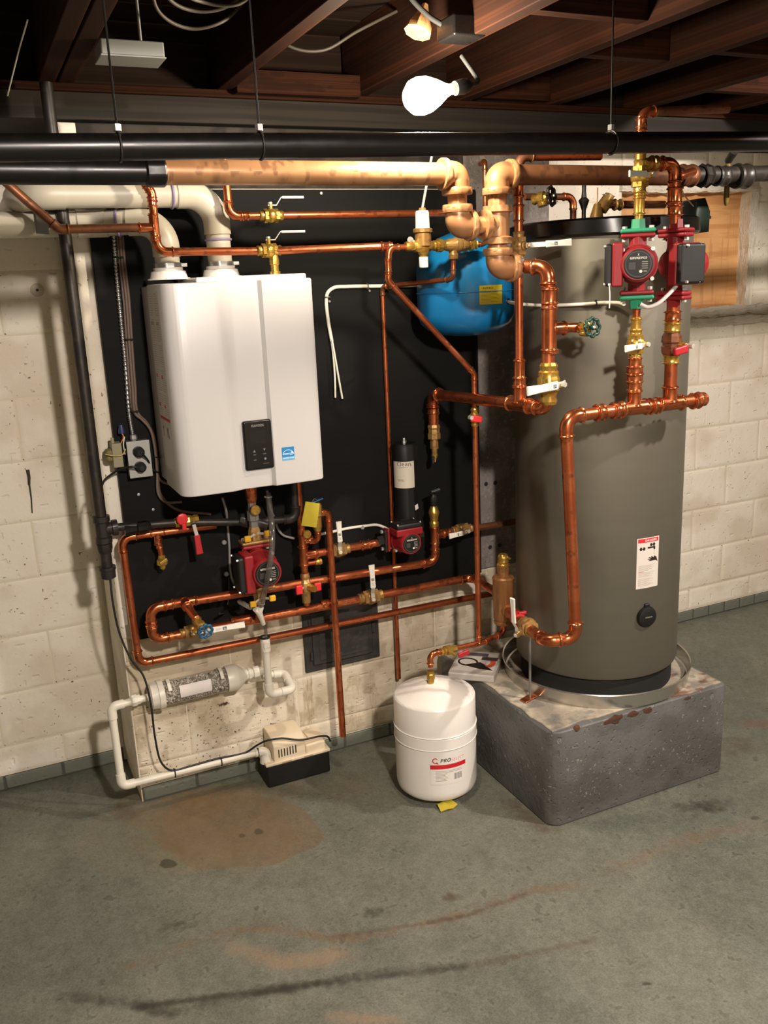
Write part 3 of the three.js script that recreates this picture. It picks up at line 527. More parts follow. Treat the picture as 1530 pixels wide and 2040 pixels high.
function drainValve(name, label, a, dir, r, { wheel = M.blueHandle, R = 0.022, spout = V(0.4, -1, 0.2), up = dir, len = 0.07 } = {}) {
  const t = thing(name, label, 'drain valve'), d = dir.clone().normalize(), b = a.clone().addScaledVector(d, len);
  turned(t, 'valve_body', a, b, [[0, r * 1.2], [0.12, r * 1.35], [0.2, r * 1.1], [0.42, r * 1.1], [0.45, r * 1.5], [0.8, r * 1.5], [0.85, r * 1.0], [1, r * 0.8]], M.brass, 16);
  const s = a.clone().lerp(b, 0.6), sd = spout.clone().normalize();
  turned(t, 'hose_spout', s, s.clone().addScaledVector(sd, len * 0.5), [[0, r * 1.1], [0.5, r * 1.15], [0.55, r * 1.4], [0.7, r * 1.25], [0.8, r * 1.4], [1, r * 1.25]], M.brass, 16);
  turned(t, 'stem', b, b.clone().addScaledVector(d, 0.012), [[0, r * 0.5], [1, r * 0.45]], M.brass, 10);
  handwheel(t, b.clone().addScaledVector(d, 0.014), d, R, wheel);
  return t;
}
// ---------------------------------------------------------------- black backer panel and soot door
{
  const t = thing('backer_panel', 'large black painted plywood panel behind the boiler', 'panel');
  M.panel = new THREE.MeshPhysicalMaterial({ specularIntensity: 0.35,  map: dataTex(512, (u, v) => { const n = fbm(u * 3, v * 60, 3), a = fbm(u * 8, v * 8, 3); const k = 13 + n * 5 + a * 4; return [k, k, k * 0.97]; }), roughness: 0.75 });
  box(t, 'board', V((0.376 + 1.692) / 2, (0.604 + 2.015) / 2, 0.0165), [1.316, 1.411, 0.017], M.panel, { r: 0.002 });
  for (const [px, py] of [[640, 385], [276, 985], [305, 1015]]) { const p = P(px, py, 0.025); turned(t, 'screw', p, p.clone().add(V(0, 0, 0.004)), [[0, 0.005], [0.6, 0.0045], [1, 0.002]], M.steel, 10); }
}
{
  const t = thing('soot_door', 'black iron cleanout door in the painted chimney foot', 'cleanout door');
  M.soot = std({ map: metalTex([52, 50, 47], [42, 40, 38], [64, 58, 50], 6), roughness: 0.7, metalness: 0.1 });
  const a = P(597, 1215, 0.006), b = P(750, 1180, 0.006), c = P(602, 1342, 0.006), x0 = a.x + 0.006, x1 = b.x, y1 = 0.6, y0 = c.y;
  const cx = (x0 + x1) / 2, cy = (y0 + y1) / 2, w = x1 - x0, h = y1 - y0;
  box(t, 'frame', V(cx, cy, 0.006), [w, h, 0.014], M.soot, { r: 0.004 });
  box(t, 'door_leaf', V(cx, cy, 0.014), [w * 0.8, h * 0.8, 0.012], M.soot, { r: 0.004 });
  box(t, 'inner_panel', V(cx + 0.004, cy - 0.01, 0.0195), [w * 0.66, h * 0.6, 0.005], M.soot, { r: 0.002 });
  for (const q of [-0.25, 0.25]) turned(t, 'hinge', V(x0 + w * 0.08, cy + q * h - 0.015, 0.017), V(x0 + w * 0.08, cy + q * h + 0.015, 0.017), [[0, 0.005], [1, 0.005]], M.soot, 10);
  box(t, 'latch', V(x1 - w * 0.09, cy, 0.022), [0.012, 0.04, 0.01], M.soot, { r: 0.003 });
}
// ---------------------------------------------------------------- wall hung boiler
{
  const t = thing('wall_boiler', 'white wall hung condensing boiler on the black panel', 'boiler');
  const x0 = 0.506, x1 = 0.946, y0 = 1.133, y1 = 1.738;
  box(t, 'rear_casing', V((x0 + x1) / 2, (y0 + y1) / 2 + 0.002, 0.07), [x1 - x0 - 0.004, y1 - y0 - 0.012, 0.1], M.boilerWhite, { r: 0.006 });
  const s = new THREE.Shape(), W = x1 - x0, zf = 0.35 - 0.124, px = [];
  // plan of the front cover: rounded cheeks, a shallow channel for the controls
  const f = (u) => { const cheek = (q) => Math.sqrt(Math.max(0, 1 - Math.pow(1 - Math.min(1, q / 0.11), 2))); let z = zf - 0.036 * (1 - cheek(u)) - 0.012 * (1 - cheek(1 - u)); z -= 0.013 * (sst(0.34, 0.44, u) - sst(0.62, 0.645, u)); return z - 0.003 * Math.pow(2 * u - 1, 2); };
  s.moveTo(0, 0); for (let i = 0; i <= 90; i++) { const u = i / 90; px.push([u * W, f(u)]); } s.lineTo(0, px[0][1]); for (const [a, b] of px) s.lineTo(a, b); s.lineTo(W, 0); s.lineTo(0, 0);
  const g = new THREE.ExtrudeGeometry(s, { depth: y1 - y0 - 0.012, bevelEnabled: true, bevelSize: 0.006, bevelThickness: 0.006, bevelOffset: -0.006, bevelSegments: 3, curveSegments: 4 });
  g.applyMatrix4(new THREE.Matrix4().makeBasis(V(1, 0, 0), V(0, 0, 1), V(0, 1, 0))); // shape y -> z, extrude -> y (mirrored, fixed below)
  { const ix = g.attributes.position; for (let i = 0; i < ix.count; i += 3) { for (const A of [g.attributes.position, g.attributes.uv]) { const k = A.itemSize, arr = A.array; for (let q = 0; q < k; q++) { const tmp = arr[(i + 1) * k + q]; arr[(i + 1) * k + q] = arr[(i + 2) * k + q]; arr[(i + 2) * k + q] = tmp; } } } g.deleteAttribute('normal'); }
  g.translate(x0, y0 + 0.006, 0.124);
  const cover = mk(t, 'front_cover', crease(g, 0.5), M.boilerWhite);
  box(t, 'seam_gasket', V((x0 + x1) / 2, (y0 + y1) / 2, 0.121), [W - 0.008, y1 - y0 - 0.016, 0.006], M.blackRubber, { r: 0 });
  box(t, 'top_plate', V(x0 + 0.27, y1 + 0.004, 0.19), [0.33, 0.02, 0.24], M.boilerWhite, { r: 0.005 });
  // controls
  const zc = 0.3395, c0 = P(484, 838, zc), c1 = P(543, 930, zc), cc = P(514, 886, zc);
  box(t, 'control_panel', V(cc.x, cc.y, 0.334), [0.089, 0.148, 0.03], M.blackGloss, { r: 0.007, seg: 4 });
  const zt = 0.3496;
  const ptex = canvasTex(360, 600, (g2, w, h) => { g2.fillStyle = '#0d0d0d'; g2.fillRect(0, 0, w, h); g2.fillStyle = '#8d8a84'; g2.font = 'bold 46px sans-serif'; g2.textAlign = 'center'; g2.fillText('NAVIEN', w / 2, 56); g2.fillStyle = '#131416'; g2.fillRect(70, 110, 220, 170); g2.fillStyle = '#77757a'; g2.beginPath(); g2.moveTo(110, 352); g2.lineTo(128, 388); g2.lineTo(92, 388); g2.fill(); g2.beginPath(); g2.moveTo(250, 382); g2.lineTo(268, 350); g2.lineTo(232, 350); g2.fill(); g2.fillStyle = '#55545a'; for (const [a, b] of [[110, 420], [250, 420], [110, 490]]) { g2.beginPath(); g2.ellipse(a, b, 24, 8, 0, 0, 7); g2.fill(); } g2.fillStyle = '#7a7a80'; g2.beginPath(); g2.arc(254, 486, 16, 0, 7); g2.fill(); g2.fillStyle = '#5a4a3a'; g2.fillRect(216, 545, 90, 8); });
  const cp = t.children[t.children.length - 1]; quad(cp, 'control_print', V(cc.x - 0.04, cc.y + 0.068, zt), V(cc.x + 0.04, cc.y + 0.068, zt), V(cc.x - 0.04, cc.y - 0.068, zt), V(cc.x + 0.04, cc.y - 0.068, zt), new THREE.MeshStandardMaterial({ map: ptex, roughness: 0.2 }));
  const es = canvasTex(256, 300, (g2, w, h) => { g2.fillStyle = '#1f7fbe'; g2.fillRect(0, 0, w, h); g2.strokeStyle = '#e6f2fa'; g2.lineWidth = 9; g2.beginPath(); g2.arc(128, 176, 112, Math.PI * 1.04, Math.PI * 1.98); g2.stroke(); g2.fillStyle = '#e6f2fa'; g2.font = 'italic bold 62px serif'; g2.fillText('energy', 22, 172); g2.beginPath(); for (let i = 0; i < 10; i++) { const a = -Math.PI / 2 + i * Math.PI / 5, r = i % 2 ? 11 : 28; g2.lineTo(208 + r * Math.cos(a), 126 + r * Math.sin(a)); } g2.fill(); g2.fillStyle = '#5fa6d6'; g2.fillRect(0, 218, w, 82); g2.fillStyle = '#e6f2fa'; g2.font = 'bold 36px sans-serif'; g2.textAlign = 'center'; g2.fillText('ENERGY STAR', 128, 262); });
  const e0 = P(561, 892, 0.3505), e1 = P(588, 915, 0.3505); quad(t, 'rating_sticker', V(e0.x, e0.y, 0.3504), V(e1.x - 0.001, e0.y, 0.3500), V(e0.x, e1.y, 0.3504), V(e1.x - 0.001, e1.y, 0.3500), std({ map: es, roughness: 0.4 }), 'square blue sticker');
  // printed notice on the cheek, split by the seam
  const side = canvasTex(300, 1024, (g2, w, h) => { g2.fillStyle = '#dedbd9'; g2.fillRect(0, 0, w, h); g2.fillStyle = '#8d8a88'; for (let j = 0; j < 60; j++) { if (j % 11 === 10) continue; g2.fillRect(20, 16 + j * 13, 90 + (j * 37) % 40, 2); g2.fillRect(170, 16 + j * 13, 80 + (j * 53) % 44, 2); } g2.fillStyle = '#5a5856'; g2.font = 'bold 26px sans-serif'; g2.fillText('NOTICE', 20, 190); g2.fillText('SAFETY', 170, 190); g2.fillStyle = '#c3243a'; for (const y of [470, 640]) { g2.fillRect(20, y, 34, 20); g2.fillRect(170, y + 4, 34, 20); } g2.fillRect(12, 720, 276, 18); g2.fillStyle = '#3a3838'; g2.font = 'bold 90px sans-serif'; g2.fillText('1', 40, 840); g2.fillText('N', 160, 840); });
  const sm = std({ map: side, roughness: 0.5 }), xs = x0 - 0.0006;
  quad(t, 'notice_label', V(xs, 1.72, 0.132), V(xs, 1.72, 0.28), V(xs, 1.2, 0.132), V(xs, 1.2, 0.28), sm, 'white printed notice with red marks');
  // flue collars and bottom spuds
  for (const [px, py] of [[336, 548], [440, 540]]) { const p = P(px, py, 0.15); p.y = y1 + 0.012; const q = p.clone().add(V(0, 0.034, 0)); const cN = turned(t, 'flue_collar', p, q, [[0, 0.062], [0.12, 0.062], [0.14, 0.055], [0.7, 0.05], [0.75, 0.043], [1, 0.043]], M.plasticWhite, 28); turned(cN, 'clamp_band', q, q.clone().add(V(0, 0.013, 0)), [[0, 0.0415], [1, 0.0415]], M.steel, 28); box(cN, 'clamp_screw', q.clone().add(V(0.043, 0.006, 0.014)), [0.022, 0.011, 0.011], M.steel, { r: 0.002 }); }
  for (const [px, r] of [[440, 0.008], [508, 0.018], [533, 0.01], [587, 0.014]]) { const p = P(px, 985, 0.14); p.y = y0 + 0.003; turned(t, 'bottom_spud', p, p.clone().add(V(0, -0.025, 0)), [[0, r], [0.8, r], [1, r * 0.9]], M.plasticWhite, 16); }
}
// ---------------------------------------------------------------- flue pipes
{
  const flue = (label, pts, ring) => {
    const t = thing('vent_pipe', label, 'vent pipe'), r = 0.036;
    pipeRun(t, pts, r, M.flue, { bend: 0.085, ext: 0.028, k: 1.1, bead: 1.1, seg: 26 });
    for (const [p, d] of ring) mk(t, 'primer_ring', ringGeo(p, d, r * 1.03, 0.004), M.pvcPurple, 'purple primer stain ring');
    return t;
  };
  const cU = P(440, 540, 0.15); cU.y = 1.764; const hU = P(250, 388, 0.15), topU = V(cU.x, hU.y, cU.z);
  flue('upper white plastic flue pipe bending down into the boiler top', [V(0.19, hU.y, -0.32), V(0.19, hU.y, 0.15), topU, cU], [[topU.clone().add(V(-0.128, 0, 0)), X], [topU.clone().add(V(0, -0.128, 0)), UP]]);
  const cL = P(336, 548, 0.15); cL.y = 1.764; const hL = P(190, 445, 0.08), topL = V(cL.x, hL.y + 0.002, 0.15);
  const t = flue('lower white plastic flue pipe running beside the grey gas pipe', [V(-1.2, hL.y, 0.06), V(cL.x - 0.19, hL.y, 0.075), V(cL.x, hL.y, 0.15), cL], [[V(cL.x - 0.12, hL.y, 0.105), V(1, 0, 0.4)], [cL.clone().add(V(0, 0.03, 0)), UP]]);
  const h = thing('shade_strip', 'dark grey strip standing in for shade at the lower flue pipe', 'shade strip');  // dark strip added where the pipes throw their shadow on the wall
  const s0 = P(82, 385, 0.13), s1 = P(85, 466, 0.13); flatBar(h, 'shade_band', [s0, s0.clone().lerp(s1, 0.5), s1], V(0, 0, 1), 0.034, 0.003, std({ color: 0x33332f, roughness: 0.7 }));
  box(h, 'dark_block', P(97, 375, 0.1), [0.05, 0.12, 0.04], std({ color: 0x2c2e2f, roughness: 0.6 }), { r: 0.006 });  // plain dark block beside the strip
}
// ---------------------------------------------------------------- upper copper lines
{
  const r = 0.0115, z = 0.24;
  const t = thing('copper_pipe', 'copper heating pipe with a wall of elbows above the boiler, lower of two', 'pipe');
  const corner = P(314, 502, z);
  pipeRun(t, [P(284, 330, z), P(287, 364, z), P(302, 384, z), corner, P(535, 500, 0.26), P(782, 490, 0.37)], r, M.copper, { fit: M.copperBright, bend: 0.03 });
  const tp = P(307, 453, z); teeFit(t, tp, UP, XN, r, M.copperBright, { len: 0.075, ol: 0.045 }); coupling(t, 'coupling', P(303, 402, z), UP, 0.03, r, M.copperBright);
  coupling(t, 'coupling', P(768, 491, 0.365), X, 0.035, r, M.copperBright);
  const b = thing('copper_pipe', 'dull brown copper pipe kinking diagonally up behind the gas pipe', 'pipe');
  pipeRun(b, [tp.clone().add(V(-0.04, 0, 0)), P(118, 457, z), P(0, 353, z), P(-140, 230, z)], r * 1.05, M.copperDull, { fit: M.copperDull, bend: 0.02 });
  const u = thing('copper_pipe', 'copper heating pipe above the boiler, upper of two', 'pipe');
  pipeRun(u, [P(446, 318, 0.22), P(453, 385, 0.22), P(457, 431, 0.22), P(945, 424, 0.22)], r, M.copper, { fit: M.copperBright, bend: 0.028 });
  coupling(u, 'coupling', P(486, 430, 0.22), X, 0.03, r, M.copperBright);
  ballValve('ball_valve', 'brass ball valve on the upper copper pipe above the boiler', P(540, 430, 0.22), X, r, { len: 0.1, w: 0.013, bend: 0.022 });
  ballValve('ball_valve', 'brass ball valve on the lower copper pipe above the boiler', P(536, 499, 0.26), X, r, { len: 0.11, w: 0.013, bend: 0.022 });
  const n = thing('brass_nipple', 'short brass nipple dropping from the ball valve into the boiler top', 'pipe nipple'), c = P(545, 500, 0.26);
  turned(n, 'nipple_body', V(c.x, c.y - 0.012, c.z), V(c.x, 1.742, c.z), [[0, 0.012], [0.2, 0.0145], [0.4, 0.0145], [0.45, 0.012], [0.7, 0.012], [0.72, 0.016], [1, 0.016]], M.brass, 18);
}
// ---------------------------------------------------------------- gas line
{
  const gx = 0.297, gz = 0.115, tee = P(207, 1054, gz).y;
  const t = thing('gas_pipe', 'black steel gas riser standing beside the white corner strip', 'gas pipe');
  pipeRun(t, [V(gx, 2.28, gz), V(gx, 0.872, gz)], 0.0175, M.blackIron, { seg: 20 });
  const c = V(gx, tee, gz);
  turned(t, 'tee', V(gx, tee - 0.042, gz), V(gx, tee + 0.042, gz), [[0, 0.026], [0.2, 0.026], [0.24, 0.0225], [0.76, 0.0225], [0.8, 0.026], [1, 0.026]], M.blackIron, 20);
  turned(t, 'tee_outlet', c, V(gx + 0.045, tee, gz), [[0, 0.02], [0.6, 0.02], [0.64, 0.025], [1, 0.025]], M.blackIron, 20);
  turned(t, 'reducer', V(gx, tee - 0.075, gz), V(gx, tee - 0.045, gz), [[0, 0.02], [0.5, 0.024], [1, 0.024]], M.blackIron, 20);
  turned(t, 'end_cap', V(gx, 0.86, gz), V(gx, 0.9, gz), [[0, 0.016], [0.1, 0.023], [0.7, 0.024], [0.75, 0.026], [1, 0.026]], M.blackIron, 20);
  const b = thing('gas_pipe', 'black steel gas branch running under the boiler to its inlet', 'gas pipe');
  const e1 = P(500, 1040, 0.135), e2 = P(590, 1033, 0.14);
  pipeRun(b, [V(gx + 0.04, tee, gz), P(352, 1041, gz), e1, e2, V(e2.x, 1.12, e2.z)], 0.0125, M.blackIron, { bend: 0.025, fit: M.blackIron, k: 1.3, bead: 1.5 });
  turned(b, 'union', P(300, 1047, gz), P(248, 1056, gz), [[0, 0.015], [0.2, 0.02], [0.5, 0.02], [0.55, 0.016], [1, 0.02]], M.blackMain, 10);
  turned(b, 'union', P(476, 1033, 0.132), P(500, 1040, 0.135), [[0, 0.018], [0.4, 0.024], [1, 0.022]], M.blackIron, 20); turned(b, 'coupling', P(500, 1040, 0.135), P(530, 1047, 0.137), [[0, 0.018], [0.5, 0.022], [1, 0.018]], M.blackIron, 20);
  const vc = P(370, 1038, gz), v = thing('gas_valve', 'brass gas valve with red handle hanging down', 'valve');
  turned(v, 'valve_body', vc.clone().add(V(-0.035, -0.001, 0)), vc.clone().add(V(0.04, 0.001, 0.002)), [[0, 0.015], [0.15, 0.0175], [0.25, 0.0145], [0.4, 0.019], [0.6, 0.019], [0.75, 0.0145], [0.85, 0.0175], [1, 0.015]], M.brass, 8);
  const k = P(364, 1037, 0.15); turned(v, 'stem', V(k.x, k.y, 0.12), V(k.x, k.y, 0.145), [[0, 0.008], [1, 0.007]], M.brass, 12);
  turned(v, 'red_knob', V(k.x, k.y + 0.004, 0.142), V(k.x, k.y + 0.004, 0.154), [[0, 0.016], [0.3, 0.019], [0.8, 0.018], [1, 0.012]], M.redBright, 10, 'red knob');
  box(v, 'knob_wing', V(k.x + 0.003, k.y - 0.02, 0.148), [0.014, 0.026, 0.009], M.redBright, { r: 0.004 });
  const h0 = P(386, 1045, 0.14), h1 = P(392, 1066, 0.14), h2 = P(398, 1103, 0.14); const lv = flatBar(v, 'lever', [h0, h1, h2], ZF, 0.012, 0.003, M.zinc); flatBar(lv, 'grip', [h1, h1.clone().lerp(h2, 0.6), h2], ZF, [0.019, 0.02, 0.023], 0.008, M.red, 'red grip');
}
// ---------------------------------------------------------------- wiring beside the boiler
{
  const w = thing('flexible_conduit', 'ribbed silver flexible conduit rising beside the boiler', 'conduit');
  const cp = curvePts([P(226, 462, 0.04), P(232, 545, 0.035), P(241, 640, 0.035), P(249, 720, 0.035), P(257, 822, 0.035), P(264, 866, 0.04)], 260);
  mk(w, 'armour', sweep(cp, cp.map((_, i) => 0.0058 + 0.0014 * Math.sin(i * 1.35)), 10), M.steel);
  const ce = P(265, 866, 0.04); turned(w, 'connector', ce, P(267, 880, 0.04), [[0, 0.01], [0.4, 0.0125], [0.6, 0.0125], [0.65, 0.01], [1, 0.01]], M.steelDull, 12);
  for (let i = 0; i < 3; i++) {
    const t = thing('control_cable', 'brown cable of the bundle tied to the silver conduit', 'cable', 'brown cables tied beside the silver conduit'), o = i * 5, oz = 0.03 + (i % 2) * 0.009;
    const tail = [[P(268 + o, 824, oz), P(288 + o, 838, oz), P(302 + o / 2, 862, oz), P(311, 905 + o, oz), P(315 + o / 2, 960, oz), P(320 + o / 2, 985, oz), P(350, 1014 + o / 2, oz), P(420, 1024, oz)], [P(270, 824, oz), P(283, 836, oz), P(299, 855, oz), P(308, 890, oz), P(313, 940, oz), P(316, 985, oz), P(330, 1000, oz), P(362, 1000, oz)], [P(274, 822, oz), P(292, 842, oz), P(306, 870, oz), P(314, 920, oz), P(318, 955, oz), P(352, 968, 0.06), P(372, 975, 0.1)]][i];
    cable(t, 'sheath', [P(233 + o, 462, oz), P(238 + o, 520, oz), P(247 + o, 600, oz), P(253 + o, 690, oz), P(259 + o, 770, oz), ...tail], 0.0048, M.cableBrown, 90);
  }
  for (const [px, py, n] of [[233, 513, 'topmost'], [252, 676, 'second'], [264, 819, 'third'], [314, 910, 'lowest']]) { const t = thing('cable_tie', n + ' black tie down the cable bundle beside the boiler', 'cable tie', 'black ties on the cable bundle'); const c = P(px + 3, py, 0.036); const g = ringGeo(c, V(0.1, 1, 0), 0.0135, 0.0022, 18); mk(t, 'tie_band', g, M.blackRubber); box(t, 'tie_head', c.clone().add(V(0.008, 0, 0.012)), [0.006, 0.006, 0.006], M.blackRubber, { r: 0.001 }); }
  const c = P(274, 911, 0.03), tilt = V(1, 0.02, 0);
  const t = thing('outlet_box', 'grey steel outlet box with two plugs on the black panel', 'outlet box');
  box(t, 'box_body', V(c.x, c.y, 0.042), [0.068, 0.112, 0.046], M.steelDull, { r: 0.003 });
  const cov = box(t, 'cover_plate', V(c.x, c.y, 0.067), [0.071, 0.116, 0.003], std({ color: 0xa2a39d, roughness: 0.5, metalness: 0.3 }), { r: 0.003 });
  for (const dy of [0.024, -0.024]) turned(t, 'receptacle', V(c.x - 0.002, c.y + dy, 0.067), V(c.x - 0.002, c.y + dy, 0.072), [[0, 0.0175], [0.8, 0.0175], [1, 0.016]], M.black, 20);
  const plug = (label, dy, pts) => { const g = thing('power_plug', label, 'plug'); turned(g, 'plug_body', V(c.x, c.y + dy, 0.072), V(c.x, c.y + dy, 0.1), [[0, 0.0155], [0.5, 0.0155], [0.8, 0.013], [1, 0.008]], M.blackRubber, 16); cable(g, 'cord', [V(c.x, c.y + dy, 0.094), ...pts], 0.0036, M.cableBlack, 120); };
  plug('black plug in the upper outlet with its cord going behind the boiler', 0.024, [P(281, 902, 0.1), P(293, 915, 0.075), P(306, 936, 0.05), P(330, 945, 0.03), P(400, 940, 0.025)]);
  plug('black plug in the lower outlet with long cord down to the condensate pump', -0.024, [P(264, 930, 0.1), P(240, 935, 0.07), P(222, 945, 0.055), P(206, 960, 0.05), P(201, 990, 0.05), P(208, 1070, 0.06), P(219, 1150, 0.085), P(224, 1195, 0.09), P(237, 1258, 0.09), P(262, 1315, 0.1), P(285, 1345, 0.11), P(300, 1400, 0.12), P(309, 1470, 0.115), P(322, 1520, 0.105), P(342, 1535, 0.1), P(380, 1526, 0.1), P(430, 1512, 0.1), P(490, 1499, 0.1), P(510, 1486, 0.11), P(530, 1476, 0.13), P(560, 1471, 0.145), P(600, 1474, 0.15), P(635, 1467, 0.14), P(652, 1467, 0.12), P(658, 1476, 0.1)]);
  const r = thing('transformer', 'small tan control transformer beside the outlet box', 'transformer'), q = P(228, 904, 0.03);
  box(r, 'core', V(q.x + 0.004, q.y, 0.045), [0.03, 0.075, 0.05], M.tan, { r: 0.002 }); box(r, 'winding', V(q.x - 0.006, q.y, 0.045), [0.05, 0.04, 0.04], std({ color: 0x6e6238, roughness: 0.6 }), { r: 0.01 }); turned(r, 'terminal_post', V(q.x - 0.004, q.y + 0.036, 0.05), V(q.x - 0.004, q.y + 0.054, 0.05), [[0, 0.006], [1, 0.005]], M.tan, 10);
  cable(r, 'lead', [P(240, 885, 0.06), P(246, 870, 0.06), P(242, 862, 0.055)], 0.002, std({ color: 0xc07a3a, roughness: 0.5 }), 12, 6); cable(r, 'lead', [P(210, 905, 0.075), P(228, 908, 0.08), P(244, 906, 0.075), P(250, 895, 0.07)], 0.002, std({ color: 0xb8a45a, roughness: 0.5 }), 16, 6); cable(r, 'lead', [P(249, 905, 0.05), P(246, 885, 0.06), P(248, 870, 0.06)], 0.002, M.cableWhite, 12, 6);
  const n = P(242, 858, 0.05); turned(r, 'wire_nut', n.clone().add(V(0, -0.008, 0)), n.clone().add(V(0, 0.018, 0)), [[0, 0.01], [0.2, 0.0105], [1, 0.006]], std({ color: 0x23305e, roughness: 0.5 }), 10, 'blue wire nut');
}
{ // white thermostat cable on the panel
  const t = thing('thermostat_cable', 'white two core cable looped on the black panel with bare split ends', 'cable'), z = 0.032;
  cable(t, 'sheath', [P(836, 568, z), P(760, 570, z), P(690, 571, z), P(666, 573, z), P(653, 583, z), P(650, 600, z), P(654, 640, z), P(661, 680, z + 0.01)], 0.0062, M.cableWhite, 80);
  cable(t, 'core_wire', [P(659, 668, z + 0.01), P(664, 710, z + 0.012), P(667, 750, z + 0.012), P(668, 792, z + 0.01)], 0.0036, M.cableWhite, 24);
  cable(t, 'core_wire', [P(661, 675, z + 0.014), P(669, 720, z + 0.018), P(675, 755, z + 0.018), P(682, 794, z + 0.014)], 0.0036, M.cableWhite, 24);
  for (const [px, py, d] of [[732, 571, X], [652, 592, UP]]) { const c = P(px, py, 0.032); const k = mk(t, 'cable_clip', ringGeo(c, d, 0.0085, 0.0025, 14), M.steelDull); turned(t, 'clip_screw', c.clone().add(V(0.008, -0.014, -0.008)), c.clone().add(V(0.008, -0.014, -0.001)), [[0, 0.005], [1, 0.004]], M.steel, 10); }
}
// ---------------------------------------------------------------- circulator pumps
let _plate; const plateMat = () => (_plate ??= new THREE.MeshStandardMaterial({ roughness: 0.3, map: canvasTex(256, 256, (g, w, h) => { g.fillStyle = '#141413'; g.fillRect(0, 0, w, h); g.strokeStyle = '#4a4845'; g.lineWidth = 6; g.beginPath(); g.arc(128, 128, 118, 0, 7); g.stroke(); g.fillStyle = '#d8d4cc'; g.textAlign = 'center'; g.font = 'bold 26px sans-serif'; g.fillText('X', 128, 50); g.font = 'bold 30px sans-serif'; g.fillText('GRUNDFOS', 128, 82); g.fillStyle = '#3a3a38'; g.fillRect(40, 110, 62, 66); g.fillStyle = '#8c8984'; for (let i = 0; i < 4; i++) g.fillRect(160, 104 + i * 20, 56, 7); g.fillStyle = '#cfcac0'; g.beginPath(); g.arc(152, 196, 15, 0, 7); g.fill(); g.fillStyle = '#77746e'; g.fillRect(176, 188, 34, 14); }) }));
function circulator(label, c, axis, face, { L = 0.165, k = 1, boxDir, companion = M.green, side = 0.05, boxF = 0.06, boxW = 0.076 } = {}) {
  const t = thing('circulator_pump', label, 'pump'), u = axis.clone().normalize(), f = face.clone().normalize(), w = new THREE.Vector3().crossVectors(u, f).normalize(), at = (a, b, d) => c.clone().addScaledVector(u, a * k).addScaledVector(f, b * k).addScaledVector(w, d * k);
  turned(t, 'volute', at(0, -0.03, 0), at(0, 0.034, 0), [[0, 0.03 * k], [0.12, 0.041 * k], [0.5, 0.046 * k], [0.8, 0.05 * k], [0.82, 0.056 * k], [1, 0.056 * k]], M.redPump, 28);
  turned(t, 'pipe_neck', at(-L / 2, 0, 0), at(L / 2, 0, 0), [[0, 0.024 * k], [0.2, 0.024 * k], [0.4, 0.03 * k], [0.6, 0.03 * k], [0.8, 0.024 * k], [1, 0.024 * k]], M.redPump, 22);
  for (const s of [-1, 1]) {
    box(t, 'flange', at(s * (L / 2), 0, 0), [0.094 * k, 0.013 * k, 0.05 * k], M.redPump, { dir: w, up: u, r: 0.006 * k });
    const cf = box(t, 'companion_flange', at(s * (L / 2 + 0.013), 0, 0), [0.096 * k, 0.012 * k, 0.052 * k], companion, { dir: w, up: u, r: 0.006 * k, label: companion === M.green ? 'green flange' : undefined });
    turned(cf, 'flange_hub', at(s * (L / 2 + 0.018), 0, 0), at(s * (L / 2 + 0.044), 0, 0), [[0, 0.021 * k], [1, 0.019 * k]], companion, 6);
    for (const q of [-1, 1]) turned(t, 'flange_bolt', at(s * (L / 2 - 0.016), 0, q * 0.036), at(s * (L / 2 + 0.026), 0, q * 0.036), [[0, 0.0075 * k], [0.18, 0.0075 * k], [0.2, 0.004 * k], [0.8, 0.004 * k], [0.82, 0.0075 * k], [1, 0.0075 * k]], M.zinc, 6);
  }
  turned(t, 'motor_housing', at(0, 0.034, 0), at(0, 0.108, 0), [[0, 0.053 * k], [0.1, 0.05 * k], [0.8, 0.047 * k], [0.95, 0.045 * k], [1, 0.042 * k]], M.redPump, 28);
  const pl = turned(t, 'nameplate', at(0, 0.106, 0), at(0, 0.1105, 0), [[0, 0.0385 * k], [0.7, 0.0385 * k], [1, 0.037 * k]], M.black, 28, 'round black nameplate');
  { const g = new THREE.CircleGeometry(0.036 * k, 28), x = w.clone(), m = new THREE.Matrix4().makeBasis(x, u, f); if (Math.abs(u.y) < 0.5) m.makeBasis(new THREE.Vector3().crossVectors(UP, f).normalize(), new THREE.Vector3().crossVectors(f, new THREE.Vector3().crossVectors(UP, f)).normalize(), f); m.setPosition(at(0, 0.1109, 0)); g.applyMatrix4(m); mk(pl, 'nameplate_print', g, plateMat()); }
  for (const [a, b] of [[0.04, 0.04], [-0.04, 0.04], [0.04, -0.04], [-0.04, -0.04]]) turned(t, 'housing_screw', at(a, 0.03, b), at(a, 0.045, b), [[0, 0.006 * k], [1, 0.0055 * k]], M.zinc, 10);
  const bd = (boxDir || w.clone().negate()).clone().normalize(), bc = c.clone().addScaledVector(f, boxF * k).addScaledVector(bd, side * k);
  const bx = box(t, 'terminal_box', bc, [0.118 * k, 0.03 * k, boxW * k], M.redPump, { dir: u, up: bd, r: 0.006 * k });
  box(bx, 'box_cover', bc.clone().addScaledVector(bd, 0.024 * k), [0.112 * k, 0.022 * k, (boxW - 0.004) * k], M.black, { dir: u, up: bd, r: 0.008 * k, label: 'black cover' });
  for (const [a, b] of [[0.05, 0.03], [-0.05, 0.03], [0.05, -0.03], [-0.05, -0.03]]) turned(bx, 'cover_screw', bc.clone().addScaledVector(u, a * k).addScaledVector(f, b * k).addScaledVector(bd, 0.03 * k), bc.clone().addScaledVector(u, a * k).addScaledVector(f, b * k).addScaledVector(bd, 0.0375 * k), [[0, 0.004 * k], [1, 0.0035 * k]], M.zinc, 8);
